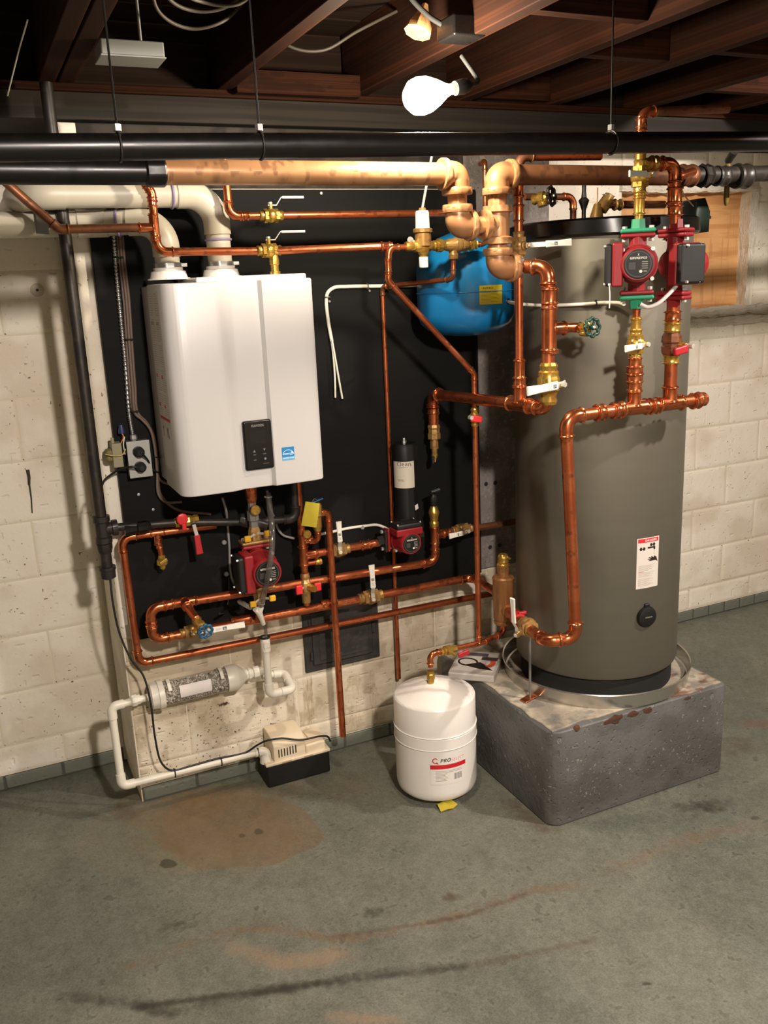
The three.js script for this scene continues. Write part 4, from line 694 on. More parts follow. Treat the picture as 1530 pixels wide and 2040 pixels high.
  return t;
}
const brassUnion = (t, name, a, b, r, mat = M.brass, seg = 8) => turned(t, name, a, b, [[0, r * 1.25], [0.1, r * 1.4], [0.2, r * 1.25], [0.3, r * 1.25], [0.32, r * 1.75], [0.62, r * 1.75], [0.64, r * 1.3], [0.85, r * 1.3], [0.92, r * 1.45], [1, r * 1.25]], mat, seg);
// ---------------------------------------------------------------- lower copper loop
const AIR_X = 1.587, AIR = PX(1003, 1190, AIR_X), ZL = 0.13, RL = 0.0145;
{
  const t = thing('copper_loop_pipe', 'bright copper pipe doubling back in a wide U below the panel', 'pipe');
  const turnP = P(940, 1150, ZL);
  pipeRun(t, [P(866, 1062, ZL), P(867, 1119, ZL), P(299, 1211, ZL), P(304, 1275, ZL), V(AIR_X, turnP.y, ZL), V(AIR_X, AIR.y + 0.004, AIR.z - 0.03)], RL, M.copper, { fit: M.copperBright, bend: 0.032 });
  const tp = P(366, 1199, ZL); teeFit(t, tp, P(500, 1178, ZL).sub(tp), V(0.1, -0.1, 1), RL, M.copperBright, { len: 0.085, ol: 0.045 });
  coupling(t, 'coupling', P(334, 1205, ZL), X, 0.035, RL, M.copperBright); coupling(t, 'coupling', P(480, 1235, ZL), V(1, 0.006, 0), 0.07, RL, M.copperBright); coupling(t, 'coupling', P(655, 1202, ZL), X, 0.06, RL, M.copperBright); coupling(t, 'coupling', P(302, 1243, ZL), UP, 0.03, RL, M.copperBright);
  const r = P(866, 1062, ZL); teeFit(t, P(866, 1066, ZL), UP, X, RL, M.copperBright, { len: 0.07, ol: 0.04 });
  const s = thing('copper_pipe', 'copper pipe dropping along the corner and crossing below the soot door', 'pipe');
  pipeRun(s, [P(430, 1046, 0.078), P(242, 1071, 0.078), P(277, 1322, 0.078), P(1010, 1176, 0.078)], 0.0125, M.copper, { fit: M.copperBright, bend: 0.03 });
  const dp = P(313, 1062, 0.078); teeFit(s, dp, X, DN, 0.011, M.copperBright, { len: 0.05, ol: 0.04 });
  coupling(s, 'coupling', P(317, 1082, 0.078), UP, 0.035, 0.0095, M.copperBright); mk(s, 'drop_pipe', sweep([dp, P(322, 1110, 0.078)], 0.0085, 12), M.copper);
  const dv = thing('drain_plug', 'small brass drain cap under the short copper drop', 'drain cap'); turned(dv, 'cap_body', P(322, 1106, 0.078), P(325, 1136, 0.078), [[0, 0.011], [0.2, 0.012], [0.3, 0.017], [0.6, 0.018], [0.65, 0.011], [0.9, 0.008], [1, 0.002]], M.brass, 8); box(dv, 'cap_wing', P(326, 1119, 0.093), [0.028, 0.012, 0.006], M.brass, { r: 0.003, dir: V(1, 0.5, 0) });
  // drain on the U
  drainValve('drain_valve', 'brass drain valve with blue wheel at the copper U bend', P(392, 1236, 0.235), V(0.12, -0.18, 1), 0.0105, { R: 0.021, spout: V(-0.6, -0.7, 0), len: 0.06 });
  const st = thing('copper_stub', 'short copper stub with pressed rings behind the blue wheel', 'pipe stub'); mk(st, 'pipe', fittingGeo([tp.clone().addScaledVector(V(0.1, -0.1, 1).normalize(), 0.035), tp.clone().lerp(P(392, 1236, 0.235), 0.6), P(393, 1237, 0.24)], 0.0125, { bead: 1.35 }), M.copperBright); 
  ballValve('ball_valve', 'brass ball valve with white lever lying along the lower copper leg', P(382, 1258, ZL), X, RL * 0.85, { up: V(0, 0.2, 1), lever: V(1, 0, 0.05), len: 0.16, w: 0.02, body: M.brassRough, print: true });
  ballValve('ball_valve', 'brass ball valve with upright white lever below the pump', P(738, 1189, ZL), V(1, 0.004, 0), RL, { up: V(-0.15, 0.1, 1), lever: V(-0.03, 1, 0), len: 0.125, w: 0.02, body: M.brassRough, print: true });
}
// ---------------------------------------------------------------- riser under the boiler with relief valve
{
  const z = 0.135, a = P(597, 968, z); a.y = 1.128; const b = P(611, 1212, z), xx = P(604, 1100, z).x;
  const t = thing('copper_riser', 'copper riser dropping from the boiler into the loop', 'pipe');
  pipeRun(t, [V(xx - 0.003, 1.128, z), V(xx, P(607, 1150, z).y, z)], 0.0125, M.copper);
  const tp = V(xx, P(605, 1107, z).y, z), py = (p, q) => V(xx, P(p, q, z).y, z);
  teeFit(t, tp, UP, X, 0.0145, M.copperBright, { len: 0.075, ol: 0.05 });
  const arm = P(745, 1083, z); mk(t, 'branch_pipe', sweep([tp, V(arm.x + 0.02, tp.y, z)], 0.0135, 16), M.copper); coupling(t, 'coupling', P(728, 1086, z), X, 0.04, 0.0145, M.copperBright);
  const bp = py(606, 1124); mk(t, 'capped_branch', sweep([bp, V(bp.x + 0.045, bp.y, z)], 0.008, 12), M.copper); turned(t, 'branch_cap', V(bp.x + 0.04, bp.y, z), V(bp.x + 0.062, bp.y, z), [[0, 0.0105], [0.6, 0.0105], [0.7, 0.012], [1, 0.012]], M.brass, 16);
  teeFit(t, py(600, 1078), UP, X, 0.0125, M.copperBright, { len: 0.05, ol: 0.035 });
  const gp = py(600, 1058); turned(t, 'port_plug', V(gp.x + 0.008, gp.y - 0.006, z + 0.012), V(gp.x + 0.008, gp.y - 0.006, z + 0.034), [[0, 0.01], [0.5, 0.0145], [0.9, 0.0145], [1, 0.012]], M.brass, 18);
  const v = thing('isolation_valve', 'brass isolation valve with red T handles under the copper riser', 'valve'), vc = py(607, 1170);
  turned(v, 'valve_body', V(xx, vc.y + 0.05, z), V(xx, vc.y - 0.055, z), [[0, 0.0145], [0.1, 0.017], [0.2, 0.015], [0.3, 0.02], [0.6, 0.022], [0.7, 0.016], [1, 0.0145]], M.brassRough, 12);
  turned(v, 'drain_port', V(xx, vc.y, z), V(xx + 0.02, vc.y + 0.002, z + 0.04), [[0, 0.012], [0.6, 0.014], [1, 0.012]], M.brass, 8);
  const rb = P(596, 1175, z + 0.03), rc = P(633, 1169, z + 0.03); mk(v, 'handle_stem', sweep([V(xx, vc.y, z), rb], 0.004, 8), M.zinc); mk(v, 'handle_stem', sweep([V(xx, vc.y, z), rc], 0.004, 8), M.zinc);
  box(v, 'handle', rb, [0.024, 0.033, 0.012], M.redBright, { r: 0.005, label: 'red handle' }); box(v, 'handle', rc, [0.025, 0.03, 0.012], M.redBright, { r: 0.005, label: 'red handle' });
  mk(v, 'outlet_pipe', sweep([V(xx, vc.y - 0.05, z), V(xx, P(611, 1206, z).y, z)], 0.011, 12), M.copper);
  ballValve('ball_valve', 'brass ball valve with upright white lever before the black canister pump', P(673, 1096, z), X, 0.0135, { up: V(-0.15, 0.1, 1), lever: V(-0.02, 1, 0), len: 0.105, w: 0.018, body: M.brassRough, print: true });
  // relief valve and its discharge pipe
  const r0 = P(614, 1077, z), r1 = P(634, 1074, z + 0.02), top = P(634, 1012, z + 0.02);
  const rv = thing('relief_valve', 'brass relief valve behind a yellow tag', 'relief valve');
  pipeRun(rv, [r0, V(r1.x, r0.y, r1.z), V(r1.x, r0.y + 0.045, r1.z)], 0.0095, M.copper, { fit: M.copperBright, bend: 0.02 });
  turned(rv, 'valve_body', V(r1.x, r0.y + 0.035, r1.z), V(r1.x, top.y + 0.02, r1.z), [[0, 0.012], [0.15, 0.016], [0.5, 0.016], [0.55, 0.02], [0.9, 0.02], [1, 0.012]], M.brass, 12);
  const lt = V(r1.x, top.y + 0.02, r1.z); box(rv, 'test_lever', lt.clone().add(V(0.006, 0.006, 0)), [0.04, 0.005, 0.012], M.blueHandle, { dir: V(1, 0.25, 0), label: 'dark blue lever' });
  const tg = thing('yellow_tag', 'yellow paper tag hanging on the relief valve', 'tag');
  const q = (px, py2, dz) => P(px, py2, z + 0.055 + dz); { const g = new THREE.BufferGeometry(), rows = [[q(609, 999, 0), q(637, 1003, -0.006)], [q(604, 1025, 0.008), q(634, 1028, 0.002)], [q(600, 1047, 0.006), q(630, 1051, 0.002)]], pos = []; for (const o of [0, -0.001]) for (const [l2, r2] of rows) for (const p of [l2, r2]) pos.push(p.x, p.y, p.z + o); const idx = []; for (const b2 of [0, 2]) idx.push(b2, b2 + 2, b2 + 1, b2 + 1, b2 + 2, b2 + 3, b2 + 6, b2 + 7, b2 + 8, b2 + 7, b2 + 9, b2 + 8); idx.push(0, 1, 6, 1, 7, 6, 4, 10, 5, 5, 10, 11, 0, 6, 2, 2, 6, 8, 2, 8, 4, 4, 8, 10, 1, 3, 7, 3, 9, 7, 3, 5, 9, 5, 11, 9); g.setAttribute('position', new THREE.Float32BufferAttribute(pos, 3)); g.setIndex(idx); mk(tg, 'tag_sheet', crease(g, 0.6), M.yellow); }
  cable(tg, 'tag_wire', [q(622, 999, -0.004), q(626, 994, -0.012), q(632, 996, -0.03)], 0.0012, M.steelDull, 8, 5);
  const d0 = P(638, 1014, z + 0.02), dc = P(655, 1016, z + 0.02), foot = P(683, 1466, z + 0.02), dp = thing('discharge_pipe', 'straight copper discharge pipe ending above the floor', 'pipe');
  const cx = P(657, 1060, z + 0.02); pipeRun(dp, [V(lt.x + 0.006, d0.y - 0.014, d0.z), V(cx.x - 0.002, d0.y - 0.014, cx.z), V(foot.x, foot.y, foot.z)], 0.0118, M.copper, { fit: M.copperBright, bend: 0.028 });
}
// ---------------------------------------------------------------- pumps, filter and return under the panel
{
  const z = 0.15, pc = P(797, 1070, 0.135);
  circulator('red circulator pump lying under the black canister', V(pc.x, P(800, 1070, 0.135).y, 0.135), X, ZF, { L: 0.12, k: 0.86, boxDir: UP, side: 0.045, companion: M.blackIron });
  const c = P(808, 960, 0.1), t = thing('filter_canister', 'black cylindrical filter canister with a white label', 'filter'), yt = P(808, 882, 0.1).y, yb = P(815, 1046, 0.1).y, r = 0.044;
  turned(t, 'canister_body', V(c.x, yb, 0.1), V(c.x, yt, 0.1), [[0, r * 0.9], [0.02, r], [0.1, r], [0.11, r * 0.94], [0.8, r * 0.94], [0.81, r * 1.04], [0.97, r * 1.04], [1, r * 0.9]], M.black, 32);
  turned(t, 'vent_screw', V(c.x, yt, 0.1), V(c.x, yt + 0.018, 0.1), [[0, 0.009], [0.5, 0.009], [0.55, 0.006], [1, 0.005]], M.steel, 8);
  const h0 = cylHit(786, 915, c.x, 0.1, r * 0.95), h1 = cylHit(824, 915, c.x, 0.1, r * 0.95), yA = cylHit(805, 912, c.x, 0.1, r * 0.95).y, yB = cylHit(805, 973, c.x, 0.1, r * 0.95).y;
  patch(t, 'label', c.x, 0.1, r * 0.95, h0.a - 0.2, h1.a, yB, yA, std({ roughness: 0.5, map: canvasTex(256, 360, (g, w, h) => { g.fillStyle = '#cfc7b6'; g.fillRect(0, 0, w, h); g.fillStyle = '#2c2723'; g.font = '62px sans-serif'; g.fillText('Clean.', 62, 98); g.fillRect(86, 112, 96, 3); g.font = '22px sans-serif'; g.fillText('system', 66, 268); g.fillStyle = '#6c6358'; g.fillRect(66, 276, 74, 3); }) }), 'white label reading Clean');
  const w = cylHit(829, 1010, c.x, 0.1, r * 0.95); box(t, 'small_tag', w.p.clone().add(V(0.001, 0, 0.002)), [0.018, 0.018, 0.002], M.plasticWhite, { r: 0.0008, dir: V(Math.cos(w.a), 0.2, -Math.sin(w.a)), label: 'small white tag' });
  // brass and black valve above the tee, return branch to the tank
  const e = P(866, 1062, ZL), v = thing('service_valve', 'brass service valve with black handle beside the canister', 'valve'), vy = (p, q) => V(e.x - 0.001, P(p, q, ZL).y, ZL);
  turned(v, 'valve_body', vy(865, 1050), vy(863, 1008), [[0, 0.0155], [0.2, 0.018], [0.3, 0.0145], [0.5, 0.0165], [0.7, 0.02], [0.85, 0.016], [1, 0.012]], M.brass, 14);
  turned(v, 'bonnet', vy(863, 1008), vy(863, 984), [[0, 0.012], [0.4, 0.016], [0.8, 0.015], [1, 0.011]], M.black, 10); const hy = vy(863, 980); flatBar(v, 'handle', [hy.clone().add(V(-0.02, -0.002, 0.01)), hy, hy.clone().add(V(0.022, 0.007, 0.012))], UP, 0.014, 0.008, M.black); flatBar(v, 'handle_badge', [hy.clone().add(V(-0.014, 0.005, 0.012)), hy.clone().add(V(0.018, 0.012, 0.014))], V(0, 1, 0.3), 0.01, 0.002, M.steel);
  const rt = thing('copper_pipe', 'dark copper pipe passing from the canister valve behind the tank', 'pipe'); pipeRun(rt, [P(876, 1062, ZL), P(1040, 1038, ZL)], 0.0125, M.copperDull); coupling(rt, 'coupling', P(888, 1061, ZL), X, 0.03, 0.013, M.copperBright);
  ballValve('ball_valve', 'brass ball valve with white lever lying toward the canister', P(920, 1055, ZL), X, 0.0125, { up: V(0, 0.1, 1), lever: V(-1, -0.05, 0), len: 0.08, w: 0.019, off: 0.045, body: M.brassRough, print: true });
  // second pump under the boiler
  const PZ = 0.185, p2 = P(512, 1124, PZ); circulator('red circulator pump standing behind the clear condensate hose', p2, UP, ZF, { L: 0.125, k: 1.05, boxDir: XN, companion: M.brassRough });
  const col = thing('boiler_return', 'brass and copper return connection above the standing red pump', 'pipe fitting'), X2 = p2.x, yq = (py) => P(508, py, PZ).y;
  turned(col, 'union', V(X2, 1.125, PZ), V(X2, yq(1000), PZ), [[0, 0.013], [0.3, 0.019], [0.7, 0.019], [1, 0.014]], M.copper, 14); turned(col, 'coupling', V(X2, yq(1000), PZ), V(X2, yq(1050), PZ), [[0, 0.0135], [0.3, 0.0135], [0.35, 0.019], [0.7, 0.019], [0.75, 0.0145], [1, 0.0145]], M.steelDull, 8); turned(col, 'port_plug', V(X2 + 0.001, yq(1012), PZ + 0.01), V(X2 + 0.001, yq(1012), PZ + 0.036), [[0, 0.011], [0.4, 0.0165], [0.9, 0.0165], [1, 0.013]], M.brass, 20);
  const yv = (label, py) => { const y = thing('isolation_valve', label, 'valve'), yc = yq(py); turned(y, 'valve_body', V(X2, yc + 0.022, PZ), V(X2, yc - 0.022, PZ), [[0, 0.016], [0.3, 0.02], [0.7, 0.02], [1, 0.016]], M.brassRough, 8); for (const s of [-1, 1]) { const hb = V(X2 + s * 0.033 - 0.002, yc + (s > 0 ? 0.004 : -0.004), PZ + 0.04); mk(y, 'handle_stem', sweep([V(X2, yc, PZ + 0.01), hb], 0.0045, 8), M.zinc); box(y, 'handle', hb, [0.021, 0.02, 0.012], M.yellowHandle, { r: 0.004, label: 'yellow handle' }); } };
  yv('brass isolation valve with yellow handles above the standing red pump', 1062); yv('brass isolation valve with yellow handles below the standing red pump', 1192);
  const dr = thing('copper_tail', 'short copper tail joining the standing red pump to the lower leg', 'pipe'); pipeRun(dr, [V(X2, yq(1205), PZ), V(X2, P(515, 1229, ZL).y, ZL + 0.01)], 0.0125, M.copper);
}
// ---------------------------------------------------------------- hoses and small wires under the boiler
{
  M.clearHose = new THREE.MeshPhysicalMaterial({ color: 0xc9c5c0, roughness: 0.12, transmission: 0.92, thickness: 0, ior: 1.4, transparent: false });
  const t = thing('condensate_hose', 'clear plastic condensate hose curving down from the boiler', 'hose');
  cable(t, 'hose_wall', [P(534, 984, 0.2), P(538, 1016, 0.25), P(542, 1055, 0.3), P(541, 1100, 0.322), P(534, 1145, 0.318), P(526, 1180, 0.28), P(520, 1206, 0.225)], 0.0095, M.clearHose, 60, 14);
  for (const [px, py, z] of [[534, 990, 0.205], [520, 1203, 0.223]]) mk(t, 'hose_clamp', ringGeo(P(px, py, z), V(0.1, 1, 0), 0.0108, 0.002, 18), M.zinc);
  const y = thing('hose_wye', 'white plastic wye joining the condensate hose to the drop', 'hose fitting'); const c0 = P(520, 1206, 0.22), c1 = P(516, 1220, 0.21), c2 = P(525, 1243, 0.19);
  turned(y, 'wye_body', c0, c1, [[0, 0.0085], [0.3, 0.011], [1, 0.011]], M.pvc, 14); turned(y, 'wye_leg', c1, c2, [[0, 0.011], [0.5, 0.0085], [1, 0.0075]], M.pvc, 14); turned(y, 'wye_arm', c1, P(508, 1213, 0.215), [[0, 0.0105], [1, 0.009]], M.pvc, 14); cable(y, 'clear_tail', [c2, P(529, 1255, 0.18), P(530, 1268, 0.175)], 0.006, M.clearHose, 10, 10);
  const s = thing('steel_probe', 'slim steel probe sleeve poking past the yellow handles', 'probe'); turned(s, 'sleeve', P(474, 1197, 0.17), P(502, 1212, 0.21), [[0, 0.005], [0.1, 0.008], [0.9, 0.008], [1, 0.005]], M.steel, 12);
  const wire = (label, pts, m = M.cableGrey, r = 0.0042) => { const g = thing('sensor_wire', label, 'wire'); cable(g, 'sheath', pts, r, m, 60); };
  wire('grey sensor wire clipped down the black panel under the boiler', [P(443, 992, 0.09), P(450, 1015, 0.08), P(453, 1045, 0.03), P(457, 1090, 0.026), P(459, 1140, 0.026), P(466, 1162, 0.04), P(482, 1173, 0.09), P(500, 1178, 0.12)]);
  wire('dark wire falling behind the lower copper leg', [P(456, 1150, 0.026), P(455, 1190, 0.028), P(450, 1215, 0.05), P(438, 1222, 0.12)], M.cableBlack);
  wire('grey sensor wire curling behind the clear hose', [P(532, 978, 0.12), P(538, 1010, 0.1), P(549, 1038, 0.07), P(553, 1052, 0.05), P(564, 1066, 0.05), P(587, 1073, 0.06)]);
  wire('white cable running past the upright lever to the black canister pump', [P(637, 1065, 0.04), P(660, 1060, 0.03), P(690, 1053, 0.03), P(725, 1048, 0.03), P(752, 1046, 0.04), P(772, 1054, 0.06), P(781, 1060, 0.08)], M.cableWhite, 0.0052);
  for (const [px, py, n] of [[446, 1080, 'upper small grey clip beside the sensor wire on the panel'], [450, 1143, 'lower small grey clip beside the sensor wire on the panel'], [721, 1050, 'small grey clip on the white cable by the canister']]) { const k = thing('cable_clip', n, 'cable clip', 'grey clips on the black panel'); const c = P(px, py, 0.026); turned(k, 'clip_body', c, c.clone().add(V(0, 0, 0.01)), [[0, 0.008], [0.7, 0.008], [1, 0.005]], M.cableGrey, 12); }
}
// ---------------------------------------------------------------- condensate neutraliser and its white pipes
{
  const zf = 0.15, zb = 0.06, r = 0.0125, pv = { bend: 0.02, ext: 0.022, k: 1.24, bead: 1.24, seg: 18 };
  const t = thing('drain_pipe', 'white plastic drain pipe dropping beside the soot door to a return bend', 'drain pipe');
  const a = P(529, 1280, zf), b = P(537, 1384, zf), c = P(584, 1374, zf), cx = c.x, by = P(548, 1340, zb).y;
  const low = V(b.x, b.y, zf); pipeRun(t, [V(b.x, a.y, zf), low, V(cx, low.y, zf), V(cx, by - 0.01, zb), V(P(522, 1346, zb).x, by, zb)], r, M.pvc, pv);
  turned(t, 'top_socket', V(b.x, a.y - 0.03, zf), V(b.x, a.y + 0.018, zf), [[0, 0.0165], [0.9, 0.0165], [1, 0.014]], M.pvc, 20); mk(t, 'clip_band', ringGeo(V(b.x, a.y + 0.02, zf), UP, 0.0145, 0.004, 18), M.blackRubber); box(t, 'pipe_strap', V(b.x, a.y - 0.004, zf + 0.0165), [0.02, 0.02, 0.003], M.pvc, { r: 0.001 });
  const e0 = P(299, 1388, zb), e1 = P(325, 1381, zb), e2 = P(450, 1353, zb), cy = (px) => { const f = (px - 299) / (450 - 299); return V(e0.x + (e2.x - e0.x) * f, e0.y + (e2.y - e0.y) * f, zb); };
  const n = thing('neutralizer_tube', 'clear plastic neutralizer tube packed with pale stone chips', 'neutralizer');
  turned(n, 'end_cap', cy(296), cy(325), [[0, 0.03], [0.15, 0.043], [0.6, 0.046], [0.62, 0.049], [0.95, 0.049], [1, 0.046]], M.pvc, 30);
  M.clearTube = new THREE.MeshPhysicalMaterial({ color: 0xf3f2ee, roughness: 0.08, transmission: 1, thickness: 0, ior: 1.49 });
  turned(n, 'clear_wall', cy(322), cy(452), [[0, 0.0415], [1, 0.0415]], M.clearTube, 36);
  const ax = cy(452).sub(cy(322)), L = ax.length(), m4 = basisFrom(ax); m4.setPosition(cy(322));
  turned(n, 'chip_core', cy(324), cy(450), [[0, 0.033], [1, 0.033]], std({ color: 0x7d7468, roughness: 0.9 }), 20);
  const inst = new THREE.InstancedMesh(new THREE.DodecahedronGeometry(0.0042, 0), std({ color: 0xffffff, roughness: 0.85 }), 1500), mm = new THREE.Matrix4(), col = new THREE.Color();
  for (let i = 0; i < 1500; i++) { const q = rnd() * 6.283, rad = 0.0355 * Math.sqrt(rr(0.82, 1)), p = V(Math.cos(q) * rad, rr(0.005, L - 0.005), Math.sin(q) * rad).applyMatrix4(m4), s = rr(0.5, 1.15); mm.compose(p, new THREE.Quaternion().setFromEuler(new THREE.Euler(rnd() * 6, rnd() * 6, rnd() * 6)), V(s, s * rr(0.6, 1), s)); inst.setMatrixAt(i, mm); const k = rr(0.26, 0.62); inst.setColorAt(i, col.setRGB(k, k * 0.93, k * 0.85)); }
  inst.name = 'stone_chips'; inst.userData.kind = 'stuff'; inst.castShadow = inst.receiveShadow = true; n.add(inst);
  turned(n, 'reducer', cy(450), cy(530), [[0, 0.0445], [0.12, 0.046], [0.26, 0.046], [0.3, 0.043], [0.5, 0.021], [0.56, 0.0185], [0.58, 0.021], [0.64, 0.021], [0.66, 0.0165], [0.7, 0.0165], [0.71, 0.021], [0.86, 0.021], [0.88, 0.0155], [1, 0.0155]], M.pvc, 26);
  { // paper label on the tube
    const g = new THREE.BufferGeometry(), pos = [], uv = [], idx = [], N = 12; for (let i = 0; i <= N; i++) for (const j of [0, 1]) { const q = -0.25 + i / N * 1.0, p = V(0, L * (j ? 0.72 : 0.24), 0); const out = V(0, Math.sin(q), Math.cos(q)); const w = cy(322).add(ax.clone().multiplyScalar(j ? 0.72 : 0.24)).addScaledVector(out, 0.0421); pos.push(w.x, w.y, w.z); uv.push(j, i / N); } for (let i = 0; i < N; i++) { const k = i * 2; idx.push(k, k + 1, k + 2, k + 2, k + 1, k + 3); } g.setAttribute('position', new THREE.Float32BufferAttribute(pos, 3)); g.setAttribute('uv', new THREE.Float32BufferAttribute(uv, 2)); g.setIndex(idx); g.computeVertexNormals(); mk(n, 'paper_label', g, std({ color: 0xc9c2bb, roughness: 0.6 }), 'pale blank label'); }
  for (const f of [0.1, 0.9]) { const p = cy(322).add(ax.clone().multiplyScalar(f)); const hk = flatBar(n, 'tube_strap', [0.5, 1.1, 1.6, 2.2].map((q) => p.clone().add(V(0, Math.sin(q) * 0.045, Math.cos(q) * 0.045))), X, 0.004, 0.012, M.pvc); }
  const u = thing('drain_pipe', 'white plastic drain pipe looping down around the corner to the pump', 'drain pipe');
  const l0 = P(222, 1412, zb), l1 = P(243, 1566, zb + 0.035), y1 = l1.y; const end = P(528, 1496, zb + 0.035);
  pipeRun(u, [cy(298), V(P(222, 1412, zb).x, P(222, 1408, zb).y, zb), V(l1.x, y1, zb + 0.035), V(end.x + 0.004, P(520, 1497, zb + 0.035).y, zb + 0.035), V(end.x + 0.006, P(520, 1497, zb + 0.035).y - 0.045, zb + 0.037)], r, M.pvc, pv);
  turned(u, 'union', cy(262), cy(280), [[0, 0.016], [0.15, 0.02], [0.6, 0.02], [0.65, 0.0165], [1, 0.0165]], M.pvc, 8);
  for (const [px, n] of [[341, 'near the drain pipe bend'], [431, 'midway along the drain pipe'], [505, 'beside the condensate pump']]) { const k = thing('cable_tie', 'black tie on the pump cord ' + n, 'cable tie', 'black ties on the white drain pipe'), f = (px - 243) / (520 - 243), p = V(l1.x + (end.x - l1.x) * f, y1 + (P(520, 1497, zb + 0.035).y - y1) * f, zb + 0.035); mk(k, 'tie_band', ringGeo(p, X, 0.0145, 0.002, 20), M.blackRubber); box(k, 'tie_head', p.clone().add(V(0, 0.014, 0.004)), [0.006, 0.006, 0.006], M.blackRubber, { r: 0.001 }); }
}
{ // condensate pump
  const t = thing('condensate_pump', 'beige topped condensate pump with a black reservoir on the floor', 'pump');
  const A = PY(536, 1573, 0), B = PY(658, 1536, 0), z1 = (A.z + B.z) / 2, x0 = A.x, x1 = B.x, z0 = 0.012, ym = P(532, 1528, z1).y, cx = (x0 + x1) / 2, cz = (z0 + z1) / 2, w = x1 - x0, d = z1 - z0;
  box(t, 'reservoir', V(cx, ym / 2, cz), [w, ym, d], M.black, { r: 0.008, seg: 3 });
  box(t, 'lid', V(cx, ym + 0.003, cz), [w + 0.006, 0.012, d + 0.006], M.beige, { r: 0.004 });
  const hTop = P(566, 1445, z0 + 0.02).y, mw = w * 0.5, mx = x0 + 0.03 + mw / 2;
  const s = new THREE.Shape(); s.moveTo(0, 0); s.lineTo(d * 0.94, 0); s.lineTo(d * 0.94, (hTop - ym) * 0.62); s.quadraticCurveTo(d * 0.92, (hTop - ym) * 0.8, d * 0.7, (hTop - ym) * 0.92); s.lineTo(d * 0.2, hTop - ym); s.lineTo(0, (hTop - ym) * 0.96);
  const g = new THREE.ExtrudeGeometry(s, { depth: mw - 0.01, bevelEnabled: true, bevelSize: 0.005, bevelThickness: 0.005, bevelOffset: -0.005, bevelSegments: 3 }); g.applyMatrix4(new THREE.Matrix4().makeBasis(V(0, 0, 1), V(0, 1, 0), V(-1, 0, 0))); g.translate(mx + mw / 2 - 0.005, ym + 0.008, z0 + 0.003);
  const cov = mk(t, 'motor_cover', crease(g, 0.4), M.beige);
  box(t, 'switch_housing', V(x0 + 0.03 + mw + (w - mw - 0.04) / 2, ym + 0.022, cz), [w - mw - 0.042, 0.04, d * 0.9], M.beige, { r: 0.008, seg: 3 }); box(t, 'switch_lid', V(x0 + 0.045 + mw + (w - mw - 0.04) / 2, ym + 0.044, cz - 0.01), [w - mw - 0.06, 0.008, d * 0.5], M.beige, { r: 0.003 });
  for (let i = 0; i < 7; i++) box(cov, 'vent_slot', V(mx - mw * 0.34 + i * 0.0105, ym + (hTop - ym) * 0.42 + i * 0.0004, z0 + d * 0.94 + 0.0035), [0.0035, 0.03, 0.004], M.blackRubber, { r: 0.001 });
  for (const q of [0.32, 0.66]) box(t, 'lid_clip', V(x0 + w * q, ym + 0.003, z1 + 0.003), [0.035, 0.004, 0.003], std({ color: 0xa98f6c, roughness: 0.6 }), { r: 0.001 });
  turned(t, 'outlet_barb', V(P(530, 1510, 0.1).x, ym, 0.097), V(P(530, 1510, 0.1).x, ym + 0.03, 0.097), [[0, 0.022], [0.5, 0.02], [1, 0.016]], M.pvc, 20);
}
// ---------------------------------------------------------------- blue tank and the feed assembly in front of it
const BX = 1.548, BZ = 0.191, BR = 0.163;
{
  const t = thing('blue_tank', 'blue domed pressure tank hung on the black panel', 'pressure tank');
  const yT = 1.872, yB = 1.528, L = yT - yB;
  turned(t, 'tank_shell', V(BX, yB, BZ), V(BX, yT, BZ), [[0, 0.04], [0.02, 0.09], [0.06, 0.128], [0.12, 0.152], [0.18, 0.161], [0.22, BR], [0.62, BR], [0.68, BR * 0.985], [0.76, BR * 0.92], [0.85, BR * 0.78], [0.93, BR * 0.55], [0.98, BR * 0.26], [1, 0.01]], M.tankBlue, 48);
  mk(t, 'weld_seam', ringGeo(V(BX, yB + L * 0.42, BZ), UP, BR + 0.0005, 0.0018, 48), M.tankBlue);
  const a = cylHit(955, 588, BX, BZ, BR), b = cylHit(1000, 588, BX, BZ, BR), y1 = cylHit(978, 568, BX, BZ, BR).y, y0 = cylHit(978, 606, BX, BZ, BR).y;
  patch(t, 'warning_label', BX, BZ, BR, a.a, b.a, y0, y1, std({ roughness: 0.5, map: canvasTex(256, 200, (g, w, h) => { g.fillStyle = '#b8a41e'; g.fillRect(0, 0, w, h); g.fillStyle = '#3c3510'; g.font = 'bold 30px sans-serif'; g.fillText('AMTROL', 30, 40); g.fillStyle = '#7c6e1a'; for (let i = 0; i < 9; i++) g.fillRect(18, 60 + i * 14, 200 - (i * 41) % 60, 4); }) }), 'yellow printed label');
  box(t, 'wall_bracket', V(BX, 1.62, 0.031), [0.16, 0.06, 0.01], M.steelDull, { r: 0.002 });
}
const ZP = 0.375;
